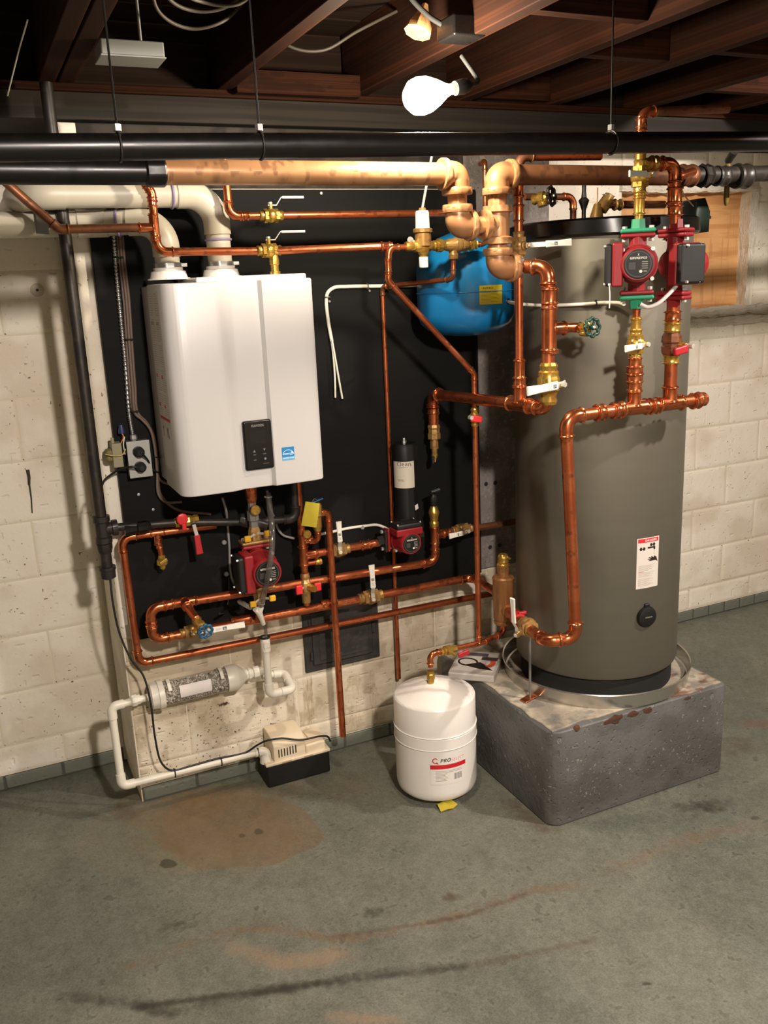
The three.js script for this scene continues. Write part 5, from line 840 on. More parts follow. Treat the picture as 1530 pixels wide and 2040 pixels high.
{
  const r = 0.0095, t = thing('feed_pipe', 'slim copper pipe slanting down to the white expansion tank tee', 'pipe');
  const top = P(774, 494, ZP), k1 = P(773, 560, ZP), k2 = P(944, 744, ZP), foot = P(948, 1283, ZP), lowTee = V(k2.x + 0.001, foot.y, ZP);
  pipeRun(t, [P(836, 492, ZP), V(top.x, P(800, 493, ZP).y, ZP), k1, k2, lowTee], r, M.copper, { fit: M.copperBright, bend: 0.022 });
  coupling(t, 'coupling', P(773, 530, ZP), UP, 0.04, r, M.copperBright);
  const v = thing('ball_valve', 'small brass valve with red handle on the slim vertical copper pipe', 'valve'), vx = k2.x, vy = P(946, 831, ZP).y;
  turned(v, 'valve_body', V(vx, vy - 0.03, ZP), V(vx, vy + 0.032, ZP), [[0, 0.011], [0.1, 0.0135], [0.25, 0.0115], [0.35, 0.0155], [0.65, 0.0155], [0.75, 0.0115], [0.9, 0.0135], [1, 0.011]], M.brass, 14);
  turned(v, 'stem', V(vx - 0.004, vy, ZP), V(vx - 0.004, vy, ZP + 0.03), [[0, 0.006], [1, 0.005]], M.brass, 10); const hh = P(946, 833, ZP + 0.03); box(v, 'handle', V(hh.x + 0.004, hh.y - 0.003, ZP + 0.032), [0.04, 0.021, 0.009], M.redBright, { r: 0.004, dir: V(1, -0.18, 0.15), label: 'red handle' }); turned(v, 'handle_nut', V(hh.x - 0.018, hh.y + 0.004, ZP + 0.028), V(hh.x - 0.018, hh.y + 0.004, ZP + 0.042), [[0, 0.008], [1, 0.007]], M.zinc, 6);
  // tee and legs to tank and air separator
  const g = thing('expansion_pipe', 'copper pipe joining the white expansion tank to the bronze separator', 'pipe'), et = P(858, 1345, 0.42);
  teeFit(g, lowTee, V(1, 0.04, 0), UP, r, M.copperBright, { len: 0.06, ol: 0.03 });
  pipeRun(g, [V(et.x, et.y + 0.03, 0.42), V(et.x, P(858, 1303, 0.42).y, 0.42), lowTee.clone(), V(AIR_X - 0.002, lowTee.y + 0.004, AIR.z), V(AIR_X, AIR.y - 0.06, AIR.z)], r, M.copper, { fit: M.copperBright, bend: 0.024 });
  const u0 = V(et.x, P(858, 1303, 0.42).y, 0.42), dir = lowTee.clone().sub(u0).normalize(), bv = thing('ball_valve', 'brass union valve with red handle beside the white expansion tank', 'valve'), m = u0.clone().addScaledVector(dir, 0.082);
  brassUnion(bv, 'valve_body', m.clone().addScaledVector(dir, -0.038), m.clone().addScaledVector(dir, 0.034), r * 1.05); const q = P(938, 1296, 0.42); turned(bv, 'stem', m.clone(), m.clone().add(V(0.01, -0.012, 0.03)), [[0, 0.006], [1, 0.005]], M.brass, 10); box(bv, 'handle', m.clone().add(V(0.038, -0.008, 0.036)), [0.042, 0.018, 0.009], M.red, { r: 0.004, dir: V(1, 0.18, 0), label: 'red handle' });
}
{
  const t = thing('pressure_regulator', 'brass pressure regulator with white cap in front of the blue tank', 'regulator'), c = P(843, 490, ZP), vy = (py) => P(843, py, ZP).y, cx = c.x, hy = c.y;
  turned(t, 'bonnet', V(cx, hy, ZP), V(cx, vy(455), ZP), [[0, 0.024], [0.4, 0.025], [0.75, 0.0245], [0.78, 0.0295], [0.95, 0.0295], [1, 0.027]], M.brassRough, 28);
  turned(t, 'adjusting_cap', V(cx, vy(456), ZP), V(cx, vy(420), ZP), [[0, 0.023], [0.1, 0.0215], [0.9, 0.0205], [1, 0.0185]], M.plasticWhite, 28, 'white plastic cap');
  turned(t, 'cap_seal', V(cx + 0.001, vy(420), ZP), V(cx + 0.001, vy(414), ZP), [[0, 0.012], [1, 0.01]], std({ color: 0xb06a34, roughness: 0.6 }), 14);
  turned(t, 'flow_body', V(cx - 0.06, hy, ZP), V(cx + 0.05, hy, ZP), [[0, 0.013], [0.1, 0.016], [0.24, 0.0135], [0.3, 0.018], [0.7, 0.019], [0.8, 0.014], [1, 0.0135]], M.brass, 20);
  turned(t, 'lower_cup', V(cx, hy, ZP), V(cx, vy(512), ZP), [[0, 0.02], [0.5, 0.019], [0.8, 0.0135], [1, 0.012]], M.brass, 20); turned(t, 'drain_nipple', V(cx, vy(512), ZP), V(cx, vy(533), ZP), [[0, 0.0145], [0.9, 0.0145], [1, 0.013]], M.plasticWhite, 18);
  const kb = P(815, 478, ZP); turned(t, 'gauge_plug', V(kb.x + 0.014, kb.y - 0.006, ZP), V(kb.x - 0.003, kb.y + 0.002, ZP + 0.008), [[0, 0.006], [0.6, 0.006], [0.62, 0.009], [1, 0.008]], M.zinc, 14);
  const s = thing('vent_tube', 'thin grey tube leaning up out of the white regulator cap', 'tube'); mk(s, 'tube_wall', sweep([V(cx + 0.001, vy(416), ZP), P(862, 300, ZP)], 0.0042, 10), std({ color: 0x9b9a96, roughness: 0.5 }));
  const b = thing('backflow_preventer', 'brass backflow preventer body beside the regulator', 'backflow preventer'), bx = (px) => V(P(px, 490, ZP).x, hy, ZP);
  brassUnion(b, 'inlet_union', bx(862), bx(890), 0.0115, M.brass, 10); turned(b, 'check_body', bx(886), bx(934), [[0, 0.014], [0.15, 0.019], [0.35, 0.021], [0.4, 0.0235], [0.6, 0.0235], [0.65, 0.02], [0.85, 0.021], [1, 0.014]], M.brassRough, 18); brassUnion(b, 'outlet_union', bx(928), bx(950), 0.0105, M.brass, 8);
  turned(b, 'vent_spout', V(bx(903).x, hy, ZP), V(bx(903).x, P(903, 516, ZP).y, ZP), [[0, 0.014], [0.6, 0.0135], [0.7, 0.016], [1, 0.015]], M.brassRough, 16);
  const o = thing('copper_tube', 'slim copper tube from the backflow body rising behind the bronze bends', 'pipe'); pipeRun(o, [bx(946), V(P(968, 488, ZP).x, hy, ZP), V(P(966, 330, ZP).x, P(966, 322, ZP).y, ZP), V(P(990, 316, ZP).x, P(990, 318, ZP).y, ZP - 0.1)], 0.0072, M.copper, { fit: M.copperBright, bend: 0.016 });
  const l = thing('copper_tube', 'slim copper tube from the backflow vent down the panel to the floor', 'pipe'); const fl = P(795, 1364, 0.05), x0 = P(766, 600, 0.05).x;
  pipeRun(l, [V(bx(903).x, P(903, 512, ZP).y, ZP), V(bx(901).x, P(901, 556, ZP).y, ZP), V(x0, P(768, 571, 0.04).y, 0.036), V(P(780, 1000, 0.036).x, 0.25, 0.036)], 0.008, M.copper, { fit: M.copperDull, bend: 0.02 });
}
// ---------------------------------------------------------------- old bronze main with its threaded bends
{
  const z = 0.68, r = 0.0305, rb = 0.026;
  const t = thing('bronze_main', 'old bronze main pipe with heavy threaded bends', 'pipe');
  const xa = P(911, 400, z).x, xb = P(991, 420, z).x, yT = P(880, 347, z).y, yM = P(955, 449, z).y, yB = P(1010, 532, z).y;
  const elbow = (pts, rad) => { const { path } = filletPath(pts, 0.034); mk(t, 'elbow', sweep(path, rad, 26), M.bronze); };
  const collar = (a, b, rad) => turned(t, 'collar', a, b, [[0, rad * 0.97], [0.15, rad], [0.85, rad], [1, rad * 0.97]], M.bronze, 28);
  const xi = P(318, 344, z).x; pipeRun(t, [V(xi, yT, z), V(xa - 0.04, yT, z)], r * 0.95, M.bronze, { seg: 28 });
  const io = thing('dark_main', 'black end section of the bronze main over the flues', 'pipe'); pipeRun(io, [P(-260, 338, z), V(xi, yT, z)], r * 0.95, M.blackMain, { seg: 28 }); turned(io, 'coupling', V(xi - 0.035, yT, z), V(xi + 0.012, yT, z), [[0, r], [0.1, r * 1.12], [0.9, r * 1.12], [1, r]], M.blackMain, 28);  // this end of the main is drawn black as far as a coupling
  const E = 0.034;
  elbow([V(xa - 0.036, yT, z), V(xa, yT, z), V(xa, yT - 0.045, z)], E); collar(V(xa - 0.048, yT, z), V(xa - 0.032, yT, z), 0.041); collar(V(xa, yT - 0.052, z), V(xa, yT - 0.034, z), 0.041);
  turned(t, 'nipple', V(xa, yT - 0.05, z), V(xa, yM + 0.05, z), [[0, rb], [1, rb]], M.bronze, 24);
  elbow([V(xa, yM + 0.045, z), V(xa, yM, z), V(xa + 0.04, yM, z)], E); collar(V(xa, yM + 0.034, z), V(xa, yM + 0.054, z), 0.041); collar(V(xa + 0.03, yM, z), V(xa + 0.046, yM, z), 0.041);
  turned(t, 'nipple', V(xa + 0.04, yM, z), V(xb - 0.04, yM, z), [[0, 0.024], [1, 0.024]], M.bronze, 24);
  turned(t, 'tee', V(xb, yM - 0.05, z), V(xb, yM + 0.05, z), [[0, 0.04], [0.16, 0.041], [0.2, 0.033], [0.8, 0.033], [0.84, 0.041], [1, 0.04]], M.bronze, 26); turned(t, 'tee_outlet', V(xb - 0.05, yM, z), V(xb, yM, z), [[0, 0.04], [0.3, 0.041], [0.36, 0.031], [1, 0.031]], M.bronze, 26);
  turned(t, 'nipple', V(xb, yM + 0.045, z), V(xb, yT - 0.04, z), [[0, rb], [1, rb]], M.bronze, 24);
  elbow([V(xb, yT - 0.045, z), V(xb, yT, z), V(xb + 0.045, yT, z)], E); collar(V(xb, yT - 0.052, z), V(xb, yT - 0.034, z), 0.041); collar(V(xb + 0.034, yT, z), V(xb + 0.05, yT, z), 0.041);
  turned(t, 'nipple', V(xb, yM - 0.045, z), V(xb, yB + 0.04, z), [[0, rb], [1, rb]], M.bronze, 24);
  elbow([V(xb, yB + 0.045, z), V(xb, yB, z), V(xb + 0.05, yB, z)], E); collar(V(xb, yB + 0.032, z), V(xb, yB + 0.052, z), 0.041); collar(V(xb + 0.034, yB, z), V(xb + 0.052, yB, z), 0.042);
  turned(t, 'steel_bushing', V(xb + 0.05, yB, z), V(xb + 0.072, yB, z), [[0, 0.034], [0.5, 0.034], [0.55, 0.028], [1, 0.028]], M.steel, 8, 'bright steel bushing');
  M.bronzeDark = std({ map: metalTex([128, 84, 54], [112, 72, 46], [90, 58, 40], 8), metalness: 0.3, roughness: 0.55 });
  const far = P(1345, 346, z); mk(t, 'far_pipe', sweep([V(xb + 0.045, yT, z), V(far.x, yT, z)], 0.027, 26), M.bronzeDark);
  const k = thing('dark_main', 'dark iron continuation of the bronze main with couplings', 'pipe'); mk(k, 'pipe', sweep([V(far.x - 0.01, yT, z), V(far.x + 1.2, yT + 0.03, z)], 0.024, 22), M.blackIron);
  for (const [o, rad, l] of [[0.02, 0.032, 0.05], [0.1, 0.034, 0.03], [0.16, 0.029, 0.04], [0.24, 0.036, 0.05], [0.42, 0.032, 0.04]]) turned(k, 'coupling', V(far.x + o, yT + 0.001, z), V(far.x + o + l, yT + 0.001, z), [[0, rad], [0.15, rad * 1.06], [0.3, rad * 0.95], [0.7, rad * 0.95], [0.85, rad * 1.06], [1, rad]], o === 0.02 ? M.copperDull : M.blackIron, o === 0.1 ? 8 : 20);
  const hg = thing('brass_drip_leg', 'yellowish brass drip leg hanging from the dark iron main', 'pipe'), h0 = P(1450, 335, 0.62), h1 = P(1449, 410, 0.62); turned(hg, 'leg', V(h0.x, h0.y + 0.03, 0.62), V(h0.x, h1.y, 0.62), [[0, 0.0085], [0.85, 0.0085], [0.95, 0.007], [1, 0.003]], std({ map: metalTex([120, 98, 40], [104, 84, 34], [84, 66, 28], 8), metalness: 0.3, roughness: 0.6 }), 16); turned(hg, 'street_elbow', V(h0.x, h0.y + 0.02, 0.62), V(h0.x - 0.012, h0.y + 0.045, 0.655), [[0, 0.011], [1, 0.013]], M.blackIron, 14);
  // copper from the bushing: riser, drain tee, lever valve, U to the mixing tee
  const MX = 1.461, zt = 0.651, ze = 0.775, g = thing('supply_riser', 'thick copper riser from the bronze bends down to a U', 'pipe'), R = 0.0185;
  const cx = P(1096, 540, ze).x, ch = P(1085, 816, ze).y, e0 = V(xb + 0.07, yB, z);
  const c1 = V(cx, yB - 0.006, ze - 0.01), bot = V(P(1092, 816, ze).x, ch, ze), teeP = V(MX, P(1035, 806, zt).y, zt), wallE = P(862, 787, 0.1);
  pipeRun(g, [e0, c1, bot, teeP, V(MX, wallE.y + 0.004, 0.1), V(MX, P(860, 850, 0.1).y, 0.1)], R, M.copper, { fit: M.copperBright, bend: 0.034, ext: 0.02 });
  teeFit(g, teeP, bot.clone().sub(teeP), UP, R, M.copperBright, { len: 0.1, ol: 0.06, ro: R * 0.95 });
  const dT = V(cx + (bot.x - cx) * 0.42, P(1101, 655, ze).y, ze); teeFit(g, dT, UP, X, R, M.copperBright, { len: 0.13, ol: 0.055, ro: 0.0155 });
  coupling(g, 'coupling', V(cx, P(1099, 590, ze).y, ze), UP, 0.05, R, M.copperBright); coupling(g, 'coupling', P(1098, 700, ze), UP, 0.012, R, M.copperBright, { bead: 1.2 });
  mk(g, 'drain_arm', fittingGeo([dT.clone().add(V(0.045, 0, 0)), dT.clone().add(V(0.075, 0, 0)), dT.clone().add(V(0.11, -0.003, 0))], 0.0125, { bead: 1.32 }), M.copperBright);
  drainValve('drain_valve', 'brass drain valve with dark green wheel before the steel tank', dT.clone().add(V(0.098, -0.003, 0.004)), V(0.02, 0.06, 1), 0.0105, { wheel: M.greenDark, R: 0.0235, spout: V(-0.25, -1, 0.1), len: 0.045 });
  const vv = thing('ball_valve', 'large brass ball valve with white lever on the thick copper riser', 'valve'), vc = P(1093, 765, ze); vc.x = bot.x + 0.001; vc.z = ze;
  turned(vv, 'valve_body', V(vc.x, P(1090, 806, ze).y, ze), V(vc.x, P(1096, 722, ze).y, ze), [[0, 0.0215], [0.08, 0.025], [0.2, 0.022], [0.3, 0.026], [0.34, 0.031], [0.62, 0.032], [0.68, 0.0285], [0.78, 0.029], [0.82, 0.0235], [0.93, 0.026], [1, 0.0215]], M.brass, 24);
  turned(vv, 'stem', V(vc.x, vc.y, ze), V(vc.x + 0.01, vc.y, ze + 0.05), [[0, 0.012], [0.7, 0.011], [1, 0.007]], M.brass, 14); const s0 = V(vc.x + 0.012, vc.y + 0.002, ze + 0.048);
  turned(vv, 'stem_nut', s0, s0.clone().add(V(0.002, 0, 0.012)), [[0, 0.0085], [1, 0.008]], M.zinc, 6);
  const lv = flatBar(vv, 'lever', [s0.clone().add(V(0.012, 0.004, 0)), s0, s0.clone().add(V(-0.12, -0.008, 0.006))], ZF, 0.016, 0.003, M.zinc); flatBar(lv, 'grip', [s0.clone().add(V(-0.018, -0.001, 0.003)), s0.clone().add(V(-0.07, -0.005, 0.006)), s0.clone().add(V(-0.12, -0.008, 0.008))], ZF, [0.023, 0.021, 0.026], 0.008, M.leverWhite);
  const gp = s0.clone().add(V(-0.036, -0.003, 0.0095)); quad(lv, 'grip_print', gp.clone().add(V(-0.02, 0.006, 0)), gp.clone().add(V(0.014, 0.008, -0.001)), gp.clone().add(V(-0.02, -0.008, 0)), gp.clone().add(V(0.014, -0.006, -0.001)), printMat());
  // brass tail below the wall elbow
  const tl = thing('sensor_tail', 'brass reducing tail hanging under the copper wall elbow', 'pipe fitting'), ty = (py) => V(MX, P(861, py, 0.1).y, 0.1); turned(tl, 'reducing_bell', ty(846), ty(874), [[0, 0.0215], [0.2, 0.024], [0.3, 0.021], [0.6, 0.021], [0.62, 0.024], [1, 0.024]], M.brassRough, 8); turned(tl, 'tail_body', ty(873), ty(903), [[0, 0.012], [0.3, 0.015], [0.7, 0.015], [0.72, 0.011], [1, 0.01]], M.brassRough, 12); turned(tl, 'tail_tip', ty(901), ty(920).add(V(-0.006, 0, 0.012)), [[0, 0.01], [0.4, 0.012], [0.7, 0.006], [1, 0.004]], M.brass, 10); turned(tl, 'cap', ty(908).add(V(-0.012, 0, 0.008)), ty(922).add(V(-0.012, 0, 0.01)), [[0, 0.007], [1, 0.006]], M.black, 10);
  coupling(g, 'coupling', V(MX, P(858, 815, 0.1).y, 0.1), UP, 0.04, R, M.copperBright);
  // slimmer riser from the mixing tee with its own lever valve
  const s2 = thing('mixing_riser', 'slimmer copper riser standing on the mixing tee before the tank', 'pipe'); const yTop = P(1034, 312, zt).y;
  pipeRun(s2, [teeP.clone().add(V(0, 0.03, 0)), V(MX, yTop, zt), V(MX + 0.28, yTop + 0.005, zt)], 0.0118, M.copper, { fit: M.copperDull, bend: 0.03 });
  coupling(s2, 'coupling', V(MX, P(1036, 735, zt).y, zt), UP, 0.06, 0.0145, M.copperBright); coupling(s2, 'coupling', V(MX, P(1036, 760, zt).y, zt), UP, 0.03, 0.0165, M.copperBright); coupling(s2, 'coupling', V(MX, P(1034, 380, zt).y, zt), UP, 0.04, 0.0125, M.copperBright); coupling(s2, 'coupling', V(MX, P(1034, 425, zt).y, zt), UP, 0.05, 0.0125, M.copperBright);
  ballValve('ball_valve', 'dark brass ball valve with white lever under the tank lid', V(MX, P(1038, 490, zt).y, zt), UP, 0.0125, { up: V(0.2, 0, 1), lever: V(1, 0.03, 0.1), len: 0.12, w: 0.019, off: 0.04, body: M.brassRough, print: true });
}
// ---------------------------------------------------------------- the storage tank on its plinth
const TX = 1.886, TZ = 0.48, TR = 0.278;
{
  const t = thing('concrete_plinth', 'grey painted concrete plinth under the steel tank', 'plinth');
  const gt = dataTex(512, (u, v, i, j) => { const a = fbm(u * 6, v * 6, 4, 6), p = vnoise(u * 80, v * 80, 80), m = fbm(u * 5 + 9, v * 5, 3, 5), e = hash(i, j); let c = mixc([98, 98, 96], [84, 84, 82], sst(0.35, 0.65, a)); if (p > 0.84 && m > 0.56) c = mixc(c, rnd() < 0.5 ? [42, 42, 42] : [178, 172, 160], 0.8); const k = (e - 0.5) * 10; return [c[0] + k, c[1] + k, c[2] + k]; });
  M.plinth = std({ map: gt, roughness: 0.55, bumpMap: wallBump, bumpScale: 0.004 });
  const tt = canvasTex(720, 720, (g, w, h) => { const im = g.createImageData(w, h), d = im.data; for (let j = 0; j < h; j++) for (let i = 0; i < w; i++) { const u = i / w, v = j / h, a = fbm(u * 8, v * 8, 4), b = fbm(u * 20, v * 20 + 4, 3), q = (j * w + i) * 4; const ed = Math.min(u, v, 1 - u, 1 - v); let c = mixc([176, 166, 146], [150, 140, 124], sst(0.35, 0.65, a)); c = mixc(c, [108, 106, 100], sst(0.45, 0.7, b) * 0.6); if (v > 0.8) c = mixc(c, [98, 66, 48], sst(0.5, 0.66, fbm(u * 10 + 3, v * 16, 4)) * sst(0.25, 0.5, u) * 0.9); const k = (hash(i, j) - 0.5) * 14; d[q] = c[0] + k; d[q + 1] = c[1] + k; d[q + 2] = c[2] + k; d[q + 3] = 255; } g.putImageData(im, 0, 0); });
  const x0 = 1.472, x1 = 2.2, z0 = 0.07, z1 = 0.803, h = 0.334;
  const sh = new THREE.Shape(), rad = (x, y, r, a0) => sh.absarc(x, y, r, a0, a0 + Math.PI / 2, false), w = x1 - x0, d = z1 - z0; sh.moveTo(0.02, 0); rad(w - 0.025, 0.025, 0.025, -Math.PI / 2); rad(w - 0.02, d - 0.02, 0.02, 0); rad(0.02, d - 0.02, 0.02, Math.PI / 2); rad(0.045, 0.045, 0.045, Math.PI);
  const g = new THREE.ExtrudeGeometry(sh, { depth: h - 0.02, bevelEnabled: true, bevelSize: 0.01, bevelThickness: 0.01, bevelOffset: -0.01, bevelSegments: 3, curveSegments: 8 }); g.rotateX(-Math.PI / 2); g.translate(x0, 0.01, z1);
  { const p = g.attributes.position, uv = g.attributes.uv, n = g.attributes.normal; for (let i = 0; i < p.count; i++) uv.setXY(i, Math.abs(n.getX(i)) > 0.7 ? p.getZ(i) * 1.6 : p.getX(i) * 1.6, p.getY(i) * 1.6); }
  mk(t, 'plinth_body', crease(g, 0.5), M.plinth);
  const top = [], N = 36; // worn bare top with an uneven outline
  const s2 = new THREE.Shape(); for (let i = 0; i < 96; i++) { const a = i / 96 * 4, k = Math.floor(a), f = a - k, o = 0.006 + 0.012 * vnoise(i * 0.5, 3) + (k === 0 && f < 0.5 ? 0.012 * Math.sin(f * 6.28) : 0); const c = [[o + f * (w - 2 * o), o], [w - o, o + f * (d - 2 * o)], [w - o - f * (w - 2 * o), d - o], [o, d - o - f * (d - 2 * o)]][k]; i ? s2.lineTo(...c) : s2.moveTo(...c); }
  const g2 = new THREE.ExtrudeGeometry(s2, { depth: 0.004, bevelEnabled: true, bevelSize: 0.003, bevelThickness: 0.002, bevelOffset: -0.003, bevelSegments: 1 }); g2.rotateX(-Math.PI / 2); g2.translate(x0, h - 0.001, z1); { const p = g2.attributes.position, uv = g2.attributes.uv; for (let i = 0; i < p.count; i++) uv.setXY(i, (p.getX(i) - x0) / w, 1 - (p.getZ(i) - z0) / d); } mk(t, 'worn_top', crease(g2, 0.5), std({ map: tt, roughness: 0.85, bumpMap: wallBump, bumpScale: 0.003 }));
  const bl = P(1150, 1452, 0.803); turned(t, 'rusty_anchor', V(bl.x, bl.y, 0.798), V(bl.x, bl.y, 0.806), [[0, 0.013], [0.5, 0.012], [1, 0.006]], std({ color: 0x5a3a22, roughness: 0.9 }), 9, 'rusty anchor stub');
  const rustM = std({ map: metalTex([84, 52, 38], [66, 42, 32], [58, 48, 42], 6), roughness: 0.9 });
  for (const [px, py, s] of [[1225, 1425, 0.03], [1262, 1418, 0.022], [1210, 1438, 0.016], [1290, 1410, 0.02], [1370, 1385, 0.015]]) { const p = P(px, py, 0.803); const q = new THREE.IcosahedronGeometry(s, 2), a = q.attributes.position; for (let i = 0; i < a.count; i++) { const f = 0.7 + 0.7 * vnoise(a.getX(i) * 90 + px, a.getY(i) * 90); a.setXYZ(i, a.getX(i) * f, a.getY(i) * f * 0.5, a.getZ(i) * 0.08); } q.computeVertexNormals(); q.translate(p.x, Math.min(p.y, 0.322), 0.8025); mk(t, 'rust_scab', q, rustM, 'brown rust scab'); }
}
{
  const t = thing('drain_pan', 'shallow round aluminium drain pan under the steel tank', 'drain pan');
  M.alu = std({ color: 0xc9c7c1, metalness: 0.95, roughness: 0.27 });
  const R = 0.318, y = 0.337; const prof = [[0.0001, y + 0.001], [R - 0.006, y + 0.001], [R, y + 0.006], [R + 0.006, y + 0.05], [R + 0.01, y + 0.054], [R + 0.012, y + 0.05], [R + 0.0085, y + 0.047], [R + 0.003, y + 0.003], [R - 0.004, y - 0.0005], [0.0001, y - 0.0005]].map(([a, b]) => new THREE.Vector2(a, b));
  const g = new THREE.LatheGeometry(prof, 72); g.translate(TX, 0, TZ); mk(t, 'pan_shell', crease(g, 0.5), M.alu);
}
{
  const t = thing('storage_tank', 'tall brushed steel storage tank standing in the drain pan', 'storage tank');
  const brush = dataTex(512, (u, v) => { const n = hash(Math.floor(v * 512), 7), a = fbm(u * 5, v * 5, 3, 5), k = 118 + (n - 0.5) * 3 + (a - 0.5) * 8; return [k, k * 0.965, k * 0.86]; });
  M.tankSteel = std({ map: brush, metalness: 0.7, roughness: 0.55 });
  const y0 = 0.415, y1 = 1.845;
  turned(t, 'tank_jacket', V(TX, y0, TZ), V(TX, y1, TZ), [[0, TR - 0.01], [0.003, TR - 0.002], [0.008, TR], [0.985, TR], [1, TR - 0.004]], M.tankSteel, 96);
  turned(t, 'base_ring', V(TX, 0.338, TZ), V(TX, 0.42, TZ), [[0, 0.262], [1, 0.262]], M.blackRubber, 60);
  const lidY = P(1200, 466, TZ + 0.2).y; const yl0 = 1.822, yl1 = 1.872;
  turned(t, 'lid', V(TX, yl0, TZ), V(TX, yl1, TZ), [[0, TR + 0.014], [0.1, TR + 0.018], [0.85, TR + 0.016], [0.95, TR + 0.008], [1, TR - 0.01]], M.blackGloss, 72, 'black plastic lid');
  const a0 = cylHit(1268, 1120, TX, TZ, TR).a, a1 = cylHit(1311, 1120, TX, TZ, TR).a, yt = cylHit(1290, 1071, TX, TZ, TR).y, yb = cylHit(1288, 1171, TX, TZ, TR).y;
  patch(t, 'danger_label', TX, TZ, TR, a0, a1, yb, yt, std({ roughness: 0.55, map: canvasTex(256, 600, (g, w, h) => { g.fillStyle = '#cfc8be'; g.fillRect(0, 0, w, h); g.fillStyle = '#cf2130'; g.fillRect(10, 10, w - 20, 46); g.fillStyle = '#f0d8d2'; g.font = 'bold 34px sans-serif'; g.fillText('\u25B2', 30, 46); g.fillText('DANGER', 88, 46); g.fillStyle = '#241a16'; g.lineWidth = 6; g.strokeStyle = '#241a16'; for (const [x, y] of [[44, 128], [78, 128], [160, 90], [192, 90]]) { g.beginPath(); for (let i = 0; i < 12; i++) { const a = i / 6 * Math.PI, r = i % 2 ? 13 : 19; g.lineTo(x + r * Math.cos(a), y + r * 1.3 * Math.sin(a)); } g.fill(); } g.fillRect(118, 112, 90, 20); g.fillRect(188, 118, 22, 34); g.fillStyle = '#9a928a'; g.fillRect(196, 154, 5, 60); g.fillStyle = '#241a16'; g.beginPath(); g.moveTo(246, 302); g.lineTo(214, 282); g.lineTo(150, 284); g.lineTo(128, 276); g.lineTo(160, 268); g.lineTo(122, 262); g.lineTo(122, 254); g.lineTo(160, 256); g.lineTo(132, 240); g.lineTo(138, 234); g.lineTo(168, 246); g.lineTo(158, 226); g.lineTo(176, 232); g.lineTo(192, 246); g.lineTo(204, 226); g.lineTo(228, 246); g.closePath(); g.fill(); g.fillStyle = '#9c948c'; for (let i = 0; i < 21; i++) { if (i === 6 || i === 12) continue; g.fillRect(22, 326 + i * 12, 190 - (i * 47) % 80, 4); } g.fillStyle = '#b86a62'; g.fillRect(22, 398, 60, 6); }) }), 'white danger label with red bar');
  const ac = cylHit(1287, 1228, TX, TZ, TR), n = V(Math.sin(ac.a), 0, Math.cos(ac.a)), o = V(TX, ac.y, TZ).addScaledVector(n, TR - 0.006);
  turned(t, 'sensor_cover', o, o.clone().addScaledVector(n, 0.02), [[0, 0.036], [0.4, 0.036], [0.8, 0.033], [1, 0.022]], M.black, 28, 'round black sensor cover'); box(t, 'cover_tab', o.clone().addScaledVector(n, 0.008).add(V(0, 0.036, 0)), [0.02, 0.02, 0.012], M.black, { r: 0.005, dir: V(Math.cos(ac.a), 0, -Math.sin(ac.a)) }); box(t, 'cover_print', o.clone().addScaledVector(n, 0.0205).add(V(0, 0.002, 0)), [0.028, 0.004, 0.001], M.steelDull, { r: 0, dir: V(Math.cos(ac.a), 0, -Math.sin(ac.a)) });
  // control box on the lid
  const q = cylHit(1388, 448, TX, TZ, TR + 0.012), b = thing('aquastat_box', 'black wedge shaped control box on the rim of the tank lid', 'control box'), bp = P(1396, 432, 0.5), sb = new THREE.Shape(); sb.moveTo(-0.03, -0.055); sb.lineTo(0.024, -0.05); sb.lineTo(0.026, 0.012); sb.lineTo(0.004, 0.052); sb.lineTo(-0.03, 0.046);
  const gb = new THREE.ExtrudeGeometry(sb, { depth: 0.09, bevelEnabled: true, bevelSize: 0.003, bevelThickness: 0.003, bevelSegments: 2 }); gb.translate(bp.x, bp.y + 0.004, 0.42); mk(b, 'case', crease(gb, 0.4), std({ color: 0x14231b, roughness: 0.35 })); turned(b, 'set_screw', V(bp.x + 0.026, bp.y, 0.5), V(bp.x + 0.042, bp.y - 0.002, 0.5), [[0, 0.006], [1, 0.005]], M.black, 10); 
  const w0 = P(1358, 378, 0.5), w1 = P(1370, 405, 0.5); cable(b, 'lead', [w0, P(1364, 390, 0.5), V(bp.x - 0.028, bp.y + 0.03, 0.5)], 0.0022, std({ color: 0xc99a80, roughness: 0.5 }), 14, 6); turned(b, 'lead_boot', w0.clone().add(V(0, 0.006, 0)), w0.clone().add(V(-0.003, 0.028, 0)), [[0, 0.006], [1, 0.005]], M.copperDull, 10);
}
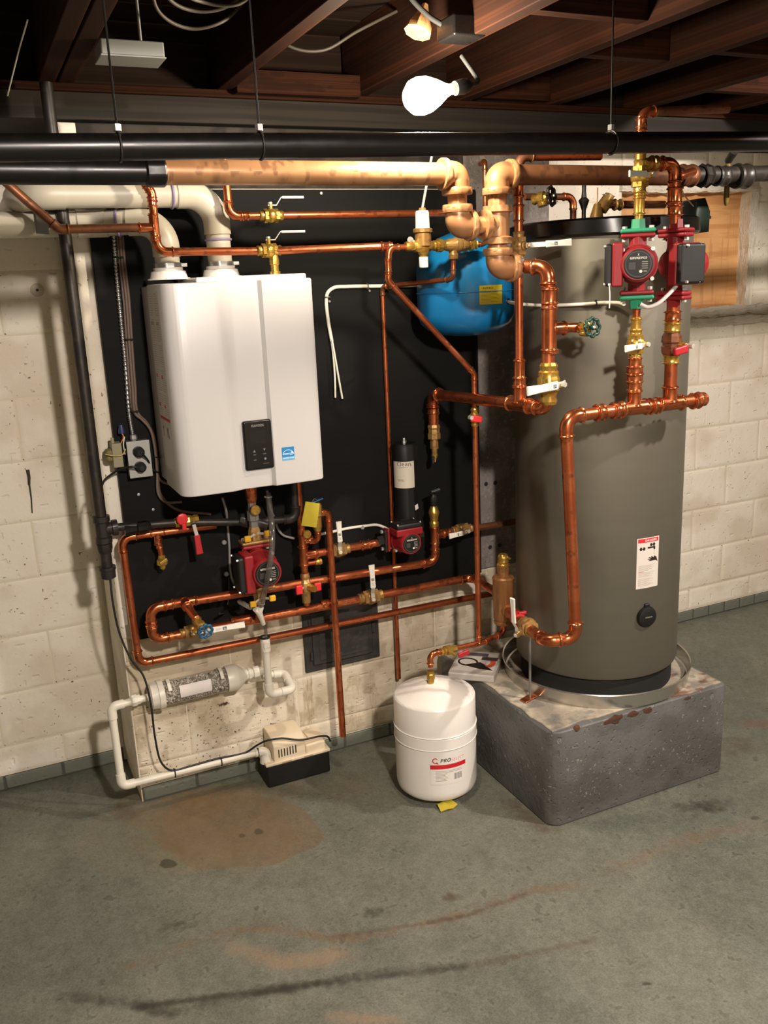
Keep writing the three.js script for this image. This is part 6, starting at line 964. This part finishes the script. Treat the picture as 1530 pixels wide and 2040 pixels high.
{ // fittings on top of the tank
  const y = 1.87, t = thing('tank_outlet', 'dark copper outlet elbow on top of the steel tank', 'pipe'), z = 0.36, e = P(1142, 400, z);
  pipeRun(t, [V(e.x, y - 0.005, z), V(e.x, P(1142, 392, z).y, z), V(P(1045, 396, z).x, P(1100, 392, z).y, z)], 0.0105, M.copperDull, { fit: M.copper, bend: 0.026 });
  drainValve('gate_valve', 'brass gate valve with black wheel behind the tank lid', P(1062, 398, z + 0.02), V(0.55, 0.1, 1), 0.013, { wheel: M.blackIron, R: 0.026, spout: V(0.1, -1, 0.25), len: 0.05 });
  const a = thing('thermowell', 'dark slim upright thermowell behind the steel tank lid', 'fitting'), p = P(1163, 420, 0.34); turned(a, 'well_body', V(p.x, y - 0.005, 0.34), V(p.x, 2.05, 0.34), [[0, 0.007], [0.28, 0.007], [0.36, 0.012], [0.45, 0.018], [0.5, 0.009], [0.6, 0.007], [1, 0.007]], M.blackIron, 12);
  const b = thing('relief_valve', 'brass temperature relief valve lying on the tank lid', 'relief valve'), c = P(1208, 405, 0.42); turned(b, 'valve_body', V(c.x - 0.02, c.y - 0.02, 0.42), V(c.x + 0.012, c.y + 0.024, 0.42), [[0, 0.02], [0.3, 0.021], [0.8, 0.018], [1, 0.016]], M.brassRough, 14); turned(b, 'cone_base', V(c.x - 0.04, y - 0.004, 0.42), V(c.x - 0.036, y + 0.06, 0.42), [[0, 0.028], [0.5, 0.02], [1, 0.011]], M.brassRough, 16); mk(b, 'thin_rod', sweep([V(c.x - 0.036, y + 0.05, 0.42), V(c.x - 0.036, y + 0.11, 0.42)], 0.002, 6), M.brassRough); flatBar(b, 'test_lever', [V(c.x - 0.012, c.y + 0.027, 0.42), V(c.x + 0.012, c.y + 0.026, 0.42), V(c.x + 0.03, c.y + 0.02, 0.42)], UP, 0.014, 0.003, M.steelDull);
  mk(b, 'outlet_pipe', sweep([V(c.x, c.y - 0.004, 0.42), V(c.x + 0.24, c.y - 0.006, 0.42)], 0.0125, 16), M.copperDull); coupling(b, 'coupling', V(c.x + 0.045, c.y - 0.005, 0.42), X, 0.03, 0.014, M.brassRough);
}
// ---------------------------------------------------------------- pumps and manifold before the tank
{
  const z = 0.86, R = 0.0195, t = thing('return_manifold', 'copper manifold crossing the tank front and dropping at its open end', 'pipe');
  const rt = P(1128, 850, z), rb = P(1149, 1250, z), m0 = P(1160, 828, z), endP = P(1401, 796, z), my = (m0.y + endP.y) / 2, top = V(rt.x - 0.002, my, z), foot = V(P(1148, 1225, z).x, P(1148, 1272, z).y, z);
  const sep = V(AIR_X - 0.002, P(1024, 1216, AIR.z + 0.04).y, AIR.z + 0.03), front = V(P(1090, 1276, z - 0.02).x, foot.y, z - 0.03);
  pipeRun(t, [V(endP.x, my + 0.003, z), top, foot, front, sep], 0.0175, M.copper, { fit: M.copperBright, bend: [0.036, 0.034, 0.03], ext: 0.022 });
  turned(t, 'end_cap', V(endP.x - 0.03, my + 0.003, z), V(endP.x + 0.006, my + 0.003, z), [[0, 0.0205], [0.3, 0.0245], [0.5, 0.021], [0.85, 0.0215], [1, 0.018]], M.copper, 20);
  const p3 = P(1263, 800, z).x, p4 = P(1334, 800, z).x;
  for (const x of [p3, p4]) teeFit(t, V(x, my + 0.002, z), X, UP, 0.0185, M.copperBright, { len: 0.1, ol: 0.055, ro: x === p3 ? 0.0175 : 0.019 });
  for (const px of [1195, 1228, 1302, 1385]) coupling(t, 'coupling', V(P(px, 800, z).x, my + 0.001, z), X, 0.03, 0.0185, M.copperBright);
  // branch one: reducers, lever valve, pump facing the room
  const y = (x, px, py) => P(px, py, z).y;
  const b1 = thing('pump_riser', 'copper and brass riser with stacked reducers under the green flanged pump', 'pipe');
  mk(b1, 'pipe', sweep([V(p3, my + 0.03, z), V(p3, y(p3, 1262, 612), z)], 0.011, 16), M.copper);
  for (const [py, len, r] of [[768, 0.035, 0.0185], [752, 0.03, 0.0205], [738, 0.03, 0.0205], [722, 0.03, 0.0165]]) coupling(b1, 'reducer', V(p3, y(p3, 1263, py), z), UP, len, r, M.copperBright, { bead: 1.3 });
  for (const [py, h, r] of [[702, 0.024, 0.0135], [650, 0.05, 0.0125]]) coupling(b1, 'brass_adapter', V(p3, y(p3, 1262, py), z), UP, h, r, M.brass); 
  ballValve('ball_valve', 'brass ball valve with white lever below the green flanged pump', V(p3, y(p3, 1262, 686), z), UP, 0.0135, { up: V(0.1, 0.02, 1), lever: V(-1, -0.06, 0.05), len: 0.085, w: 0.018, off: 0.042, print: true });
  const c1 = V(p3 - 0.002, y(p3, 1260, 527), z + 0.0); circulator('red circulator pump with green flanges facing the room', c1, UP, V(-0.62, 0, 0.78), { L: 0.155, k: 0.98, companion: M.green, side: 0.054 });
  const b2 = thing('pump_riser', 'copper and brass pipe climbing from the green flanged pump past the black main', 'pipe'), yt = P(1262, 222, z).y;
  pipeRun(b2, [V(p3, y(p3, 1262, 446), z), V(p3, yt, z), V(p3 + 0.05, yt + 0.002, z + 0.004)], 0.0115, M.brass, { fit: M.copper, bend: 0.026 });
  mk(b2, 'overhead_pipe', sweep([V(p3 + 0.045, yt + 0.002, z + 0.004), V(p3 + 0.28, yt + 0.013, z + 0.022)], 0.0115, 16), M.copperDull);
  for (const [py, h] of [[410, 0.05], [380, 0.03]]) coupling(b2, 'brass_adapter', V(p3, y(p3, 1262, py), z), UP, h, 0.013, M.brass); coupling(b2, 'coupling', V(p3, y(p3, 1262, 248), z), UP, 0.04, 0.0125, M.copperBright);
  const ty = y(p3, 1264, 325); teeFit(b2, V(p3, ty, z), UP, X, 0.0125, M.brass, { len: 0.06, ol: 0.035 });
  ballValve('ball_valve', 'brass ball valve with grey lever above the green flanged pump', V(p3, y(p3, 1262, 352), z), UP, 0.0135, { up: V(0.1, 0.02, 1), lever: V(-1, 0.0, 0.04), len: 0.085, w: 0.016, off: 0.042, grip: std({ color: 0xb4b4ae, roughness: 0.45 }) });
  // branch two: red valve, pump turned aside
  const b3 = thing('pump_riser', 'thick copper riser with a dark union below the second tank pump', 'pipe');
  mk(b3, 'pipe', sweep([V(p4, my + 0.03, z), V(p4, y(p4, 1333, 612), z)], 0.0185, 18), M.copper);
  coupling(b3, 'brass_adapter', V(p4, y(p4, 1335, 715), z), UP, 0.028, 0.02, M.brass); coupling(b3, 'brass_adapter', V(p4, y(p4, 1335, 652), z), UP, 0.028, 0.02, M.brass); coupling(b3, 'coupling', V(p4, y(p4, 1334, 630), z), UP, 0.03, 0.02, M.copperBright);
  const dv = thing('ball_valve', 'dark bronze valve with thick red handle under the second tank pump', 'valve'), vy = y(p4, 1335, 686); turned(dv, 'valve_body', V(p4, vy - 0.034, z), V(p4, vy + 0.034, z), [[0, 0.0215], [0.15, 0.028], [0.4, 0.03], [0.45, 0.026], [0.55, 0.026], [0.6, 0.03], [0.85, 0.028], [1, 0.0215]], M.copperDull, 8); turned(dv, 'stem', V(p4, vy, z), V(p4 + 0.012, vy - 0.002, z + 0.045), [[0, 0.01], [1, 0.007]], M.brass, 12); box(dv, 'handle', V(p4 - 0.012, vy - 0.014, z + 0.05), [0.05, 0.024, 0.014], M.red, { r: 0.006, dir: V(1, 0.18, 0), label: 'thick red handle' }); turned(dv, 'handle_nut', V(p4 + 0.022, vy - 0.004, z + 0.044), V(p4 + 0.024, vy - 0.004, z + 0.06), [[0, 0.008], [1, 0.007]], M.zinc, 6);
  const c2 = V(p4, y(p4, 1335, 527), z - 0.0); circulator('red circulator pump with black box turned aside on the tank', c2, UP, V(0.97, 0, -0.22), { L: 0.165, k: 0.96, boxDir: V(0.1, 0, 1), companion: M.redPump, side: 0.045, boxF: -0.012, boxW: 0.104 });
  const b4 = thing('pump_riser', 'thick copper riser bending into the brass tee above the second tank pump', 'pipe'); const e4 = V(p4 - 0.012, ty + 0.0, z);
  pipeRun(b4, [V(p3 + 0.03, ty, z), e4, V(p4 - 0.004, y(p4, 1327, 446), z)], 0.0155, M.copper, { fit: M.copperBright, bend: 0.03 }); coupling(b4, 'coupling', V(p4 - 0.009, y(p4, 1325, 390), z), UP, 0.05, 0.0175, M.copperBright); coupling(b4, 'coupling', V(p4 - 0.006, y(p4, 1327, 420), z), UP, 0.03, 0.0175, M.copperBright); coupling(b4, 'brass_adapter', V(p3 + 0.045, ty, z), X, 0.02, 0.0155, M.brass);
  const b5 = thing('copper_tube', 'second copper tube tucked behind the thick pump riser', 'pipe'); pipeRun(b5, [V(p4 + 0.03, y(p4, 1345, 430), z - 0.05), V(p4 + 0.025, y(p4, 1340, 352), z - 0.05), V(p4 + 0.12, y(p4, 1360, 335), z - 0.07)], 0.012, M.copper, { fit: M.copper, bend: 0.028 }); 
  // valve at the separator end
  const d = sep.clone().sub(front).normalize(), at = (f) => front.clone().lerp(sep, f);
  ballValve('ball_valve', 'brass ball valve with tall white lever beside the bronze separator', at(0.42), d, 0.0165, { up: V(-1, -0.25, 0.2), lever: V(-0.12, 1, 0.1), len: 0.13, w: 0.018, off: 0.05, body: M.brassRough, bend: 0.01 });
  const rr2 = thing('red_coupling', 'red collar on the copper line leaving the bronze separator', 'coupling'); turned(rr2, 'collar', at(0.64), at(0.75), [[0, 0.021], [0.2, 0.025], [0.8, 0.025], [1, 0.021]], M.red, 16); box(rr2, 'collar_tab', at(0.66).add(V(0.012, 0.022, 0)), [0.03, 0.01, 0.012], M.red, { r: 0.003 });
  // cable laid over the tank
  const cb = thing('pump_cable', 'white pump cable strung across the tank front', 'cable'), on = (px, py, o = 0.012) => cylHit(px, py, TX, TZ, TR + o).p;
  cable(cb, 'sheath', [V(P(1008, 600, 0.36).x, P(1008, 600, 0.36).y, 0.37), P(1020, 603, 0.5), P(1040, 606, 0.6), on(1075, 608), on(1110, 608), on(1160, 606), on(1200, 603), on(1226, 603, 0.02), P(1243, 606, z - 0.03)], 0.0052, M.cableWhite, 70);
  for (const [px, py] of [[1011, 602], [1185, 604]]) { const k = thing('cable_tie', px < 1100 ? 'black tie on the white pump cable beside the blue tank' : 'black tie on the white pump cable before the steel tank', 'cable tie', 'black ties on the white pump cable'), p = px < 1100 ? V(P(1011, 601, 0.4).x, P(1011, 601, 0.4).y, 0.405) : on(1186, 604.5); mk(k, 'tie_band', ringGeo(p, px < 1100 ? V(0.3, 0, 1) : X, 0.0062, 0.0022, 14), M.blackRubber); box(k, 'tie_head', p.clone().add(V(0, 0.008, 0.002)), [0.005, 0.005, 0.005], M.blackRubber, { r: 0.001 }); }
  const cc = thing('pump_cable', 'grey cable looping between the two tank pumps', 'cable'); cable(cc, 'sheath', [P(1275, 606, z + 0.04), P(1290, 612, z + 0.05), P(1310, 605, z + 0.06), P(1330, 588, z + 0.06), P(1347, 570, z + 0.05)], 0.0058, std({ color: 0xb9b3ab, roughness: 0.5 }), 30);
  const ws = thing('cable_tie', 'long white tie tail dangling from the green flanged pump', 'cable tie'); cable(ws, 'tie_tail', [P(1214, 568, z + 0.03), P(1215, 590, z + 0.035), P(1214, 614, z + 0.035)], 0.0016, M.plasticWhite, 8, 6); box(ws, 'tie_head', P(1214, 567, z + 0.03), [0.006, 0.006, 0.005], M.plasticWhite, { r: 0.001 });
}
{ // bronze air separator
  const t = thing('air_separator', 'bronze air separator with capped top between the pipes and the tank', 'air separator'), x = AIR_X, z = AIR.z, y = (py) => PX(1003, py, x).y;
  turned(t, 'body', V(x, y(1243), z), V(x, y(1146), z), [[0, 0.025], [0.03, 0.034], [0.07, 0.0355], [0.1, 0.032], [0.14, 0.0365], [0.9, 0.0375], [0.95, 0.039], [0.985, 0.034], [1, 0.024]], M.bronzeTank, 32);
  turned(t, 'neck', V(x, y(1148), z), V(x, y(1126), z), [[0, 0.0225], [0.2, 0.0205], [0.9, 0.022], [1, 0.0235]], M.bronzeTank, 26);
  turned(t, 'vent_cap', V(x, y(1127), z), V(x, y(1104), z), [[0, 0.021], [0.15, 0.0225], [0.25, 0.019], [0.4, 0.0205], [0.55, 0.0185], [0.7, 0.02], [0.85, 0.018], [1, 0.013]], M.brass, 18, 'brass vent cap'); box(t, 'cap_wing', V(x + 0.013, y(1111), z + 0.014), [0.018, 0.008, 0.008], M.brass, { r: 0.002, dir: V(1, -0.6, 0) });
  const oy = P(1024, 1216, z + 0.04).y; turned(t, 'outlet_boss', V(x, oy, z), V(x - 0.001, oy, z + 0.052), [[0, 0.026], [0.6, 0.026], [0.8, 0.024], [1, 0.021]], M.bronzeTank, 24); turned(t, 'inlet_boss', V(x, AIR.y + 0.004, z), V(x, AIR.y + 0.004, z - 0.05), [[0, 0.024], [0.8, 0.022], [1, 0.019]], M.bronzeTank, 24);
  coupling(t, 'outlet_coupling', V(x - 0.001, oy, z + 0.065), ZF, 0.04, 0.0178, M.copperBright);
}
{ // white expansion tank
  const t = thing('expansion_tank', 'white expansion tank with a red banded label on the floor', 'expansion tank'), f = PY(876, 1603, 0.02), r = 0.139, cz = 0.41, cx = P(868, 1480, cz).x, yT = P(861, 1352, cz).y, sh = 0.352;
  turned(t, 'shell', V(cx, 0.018, cz), V(cx, yT, cz), [[0, 0.112], [0.012, 0.124], [0.035, 0.134], [0.07, r - 0.001], [0.1, r], [0.5, r], [0.502, r + 0.002], [0.6, r + 0.002], [0.605, r], [0.855, r], [0.866, r - 0.0015], [0.874, r - 0.005], [0.879, r - 0.01], [0.93, 0.075], [0.975, 0.034], [0.985, 0.014], [1, 0.0135]], M.tankWhite, 64);
  for (const yy of [0.505, 0.615]) mk(t, 'band_ridge', ringGeo(V(cx, 0.018 + (yT - 0.018) * yy, cz), UP, r + 0.0015, 0.002, 64), M.tankWhite);
  turned(t, 'base_ring', V(cx, 0, cz), V(cx, 0.03, cz), [[0, 0.085], [1, 0.09]], M.tankWhite, 40);
  turned(t, 'spud', V(cx + (P(858, 1345, 0.42).x - cx), yT - 0.008, 0.42), V(P(858, 1345, 0.42).x, yT + 0.035, 0.42), [[0, 0.012], [0.3, 0.012], [0.35, 0.0145], [0.75, 0.0145], [0.8, 0.0115], [1, 0.0115]], M.brass, 8);
  const a0 = cylHit(857, 1530, cx, cz, r).a, a1 = cylHit(927, 1530, cx, cz, r).a, y1 = cylHit(890, 1505, cx, cz, r).y, y0 = cylHit(890, 1562, cx, cz, r).y;
  patch(t, 'label', cx, cz, r, a0, a1, y0, y1, std({ roughness: 0.35, map: canvasTex(512, 420, (g, w, h) => { g.fillStyle = '#e4dfd8'; g.fillRect(0, 0, w, h); g.strokeStyle = '#c23038'; g.lineWidth = 14; g.beginPath(); g.arc(70, 70, 34, 0.7, 5.6); g.stroke(); g.fillStyle = '#c23038'; g.beginPath(); g.moveTo(86, 84); g.lineTo(120, 120); g.lineTo(76, 112); g.fill(); g.font = 'italic bold 74px sans-serif'; g.fillStyle = '#2e2628'; g.fillText('PRO', 130, 96); g.fillStyle = '#cf8a88'; g.font = 'italic 62px sans-serif'; g.fillText('SELECT', 282, 96); g.fillStyle = '#c8202a'; g.fillRect(0, 132, w, 62); g.fillStyle = '#8e8984'; for (let i = 0; i < 8; i++) g.fillRect(70, 224 + i * 20, i < 2 ? 380 : 170 - (i * 31) % 50, 6); g.fillStyle = '#3a3430'; for (let i = 0; i < 14; i++) g.fillRect(320 + i * 9, 280, (i * 7) % 5 + 2, 90); }) }), 'white label with a red band');
  const yp = thing('yellow_scrap', 'folded yellow plastic scrap sticking out under the white tank', 'scrap'), q = PY(896, 1612, 0.006); flatBar(yp, 'scrap_sheet', [V(q.x - 0.03, 0.008, q.z - 0.02), V(q.x - 0.008, 0.013, q.z - 0.016), V(q.x + 0.012, 0.008, q.z - 0.018), V(q.x + 0.028, 0.012, q.z - 0.024)], V(0, 1, 0.3), 0.034, 0.006, M.yellow);
}
{ // flat package left on the plinth, support rod
  const t = thing('flat_package', 'flat printed package lying on the plinth behind the white tank', 'package');
  const tex = canvasTex(512, 400, (g, w, h) => { g.fillStyle = '#b9b2ac'; g.fillRect(0, 0, w, h); g.fillStyle = '#d2cbc4'; g.fillRect(20, 20, w - 40, h - 60); g.fillStyle = '#5a5560'; g.fillRect(60, 26, 300, 60); g.strokeStyle = '#17130f'; g.lineWidth = 22; g.beginPath(); g.ellipse(160, 200, 110, 62, 0.1, 0, 7); g.stroke(); g.fillStyle = '#17130f'; g.beginPath(); g.moveTo(120, 262); g.lineTo(300, 190); g.lineTo(352, 220); g.lineTo(480, 320); g.lineTo(330, 310); g.closePath(); g.fill(); g.fillStyle = '#d8593a'; g.beginPath(); g.ellipse(420, 190, 62, 78, 0, 0, 7); g.fill(); g.fillStyle = '#c8c4c0'; g.beginPath(); g.ellipse(386, 184, 30, 50, 0, 0, 7); g.fill(); g.fillStyle = '#3f3a36'; g.fillRect(300, 90, 190, 60); });
  const y = 0.36, A = PY(892, 1342, y), B = PY(984, 1350, y), C2 = PY(905, 1268, y), c = A.clone().add(PY(985, 1262, y)).multiplyScalar(0.5), dir = B.clone().sub(A).setY(0), w = dir.length(); dir.normalize(); const back = V(dir.z, 0, -dir.x), dep = 0.2, ctr = A.clone().lerp(B, 0.5).addScaledVector(back, dep / 2);
  box(t, 'carton', V(ctr.x, 0.352, ctr.z), [w, 0.028, dep], std({ color: 0xb8b2aa, roughness: 0.45 }), { dir, r: 0.006 });
  const h = 0.3665, u = dir.clone().multiplyScalar(w / 2 * 0.97), v = back.clone().multiplyScalar(dep / 2 * 0.97), o = V(ctr.x, h, ctr.z); quad(t, 'printed_face', o.clone().sub(u).add(v), o.clone().add(u).add(v), o.clone().sub(u).sub(v), o.clone().add(u).sub(v), std({ map: tex, roughness: 0.3 }), 'printed picture side');
  const s = thing('support_rod', 'thin steel support rod with a copper foot on the plinth', 'support'), foot = PY(1056, 1393, 0.34), topR = V(foot.x, PX(1049, 1248, foot.x).y, foot.z);
  mk(s, 'rod', sweep([V(foot.x, 0.345, foot.z), topR], 0.0042, 10), M.steelDull); turned(s, 'rod_hook', topR, topR.clone().add(V(0.012, 0.012, 0.004)), [[0, 0.005], [1, 0.004]], M.steelDull, 8);
  flatBar(s, 'foot_strap', [V(foot.x - 0.032, 0.343, foot.z + 0.006), V(foot.x, 0.348, foot.z), V(foot.x + 0.034, 0.343, foot.z - 0.012)], UP, 0.03, 0.004, M.copperBright, 'bright copper strap');
}
settleThings();
renderer.render(scene, camera);
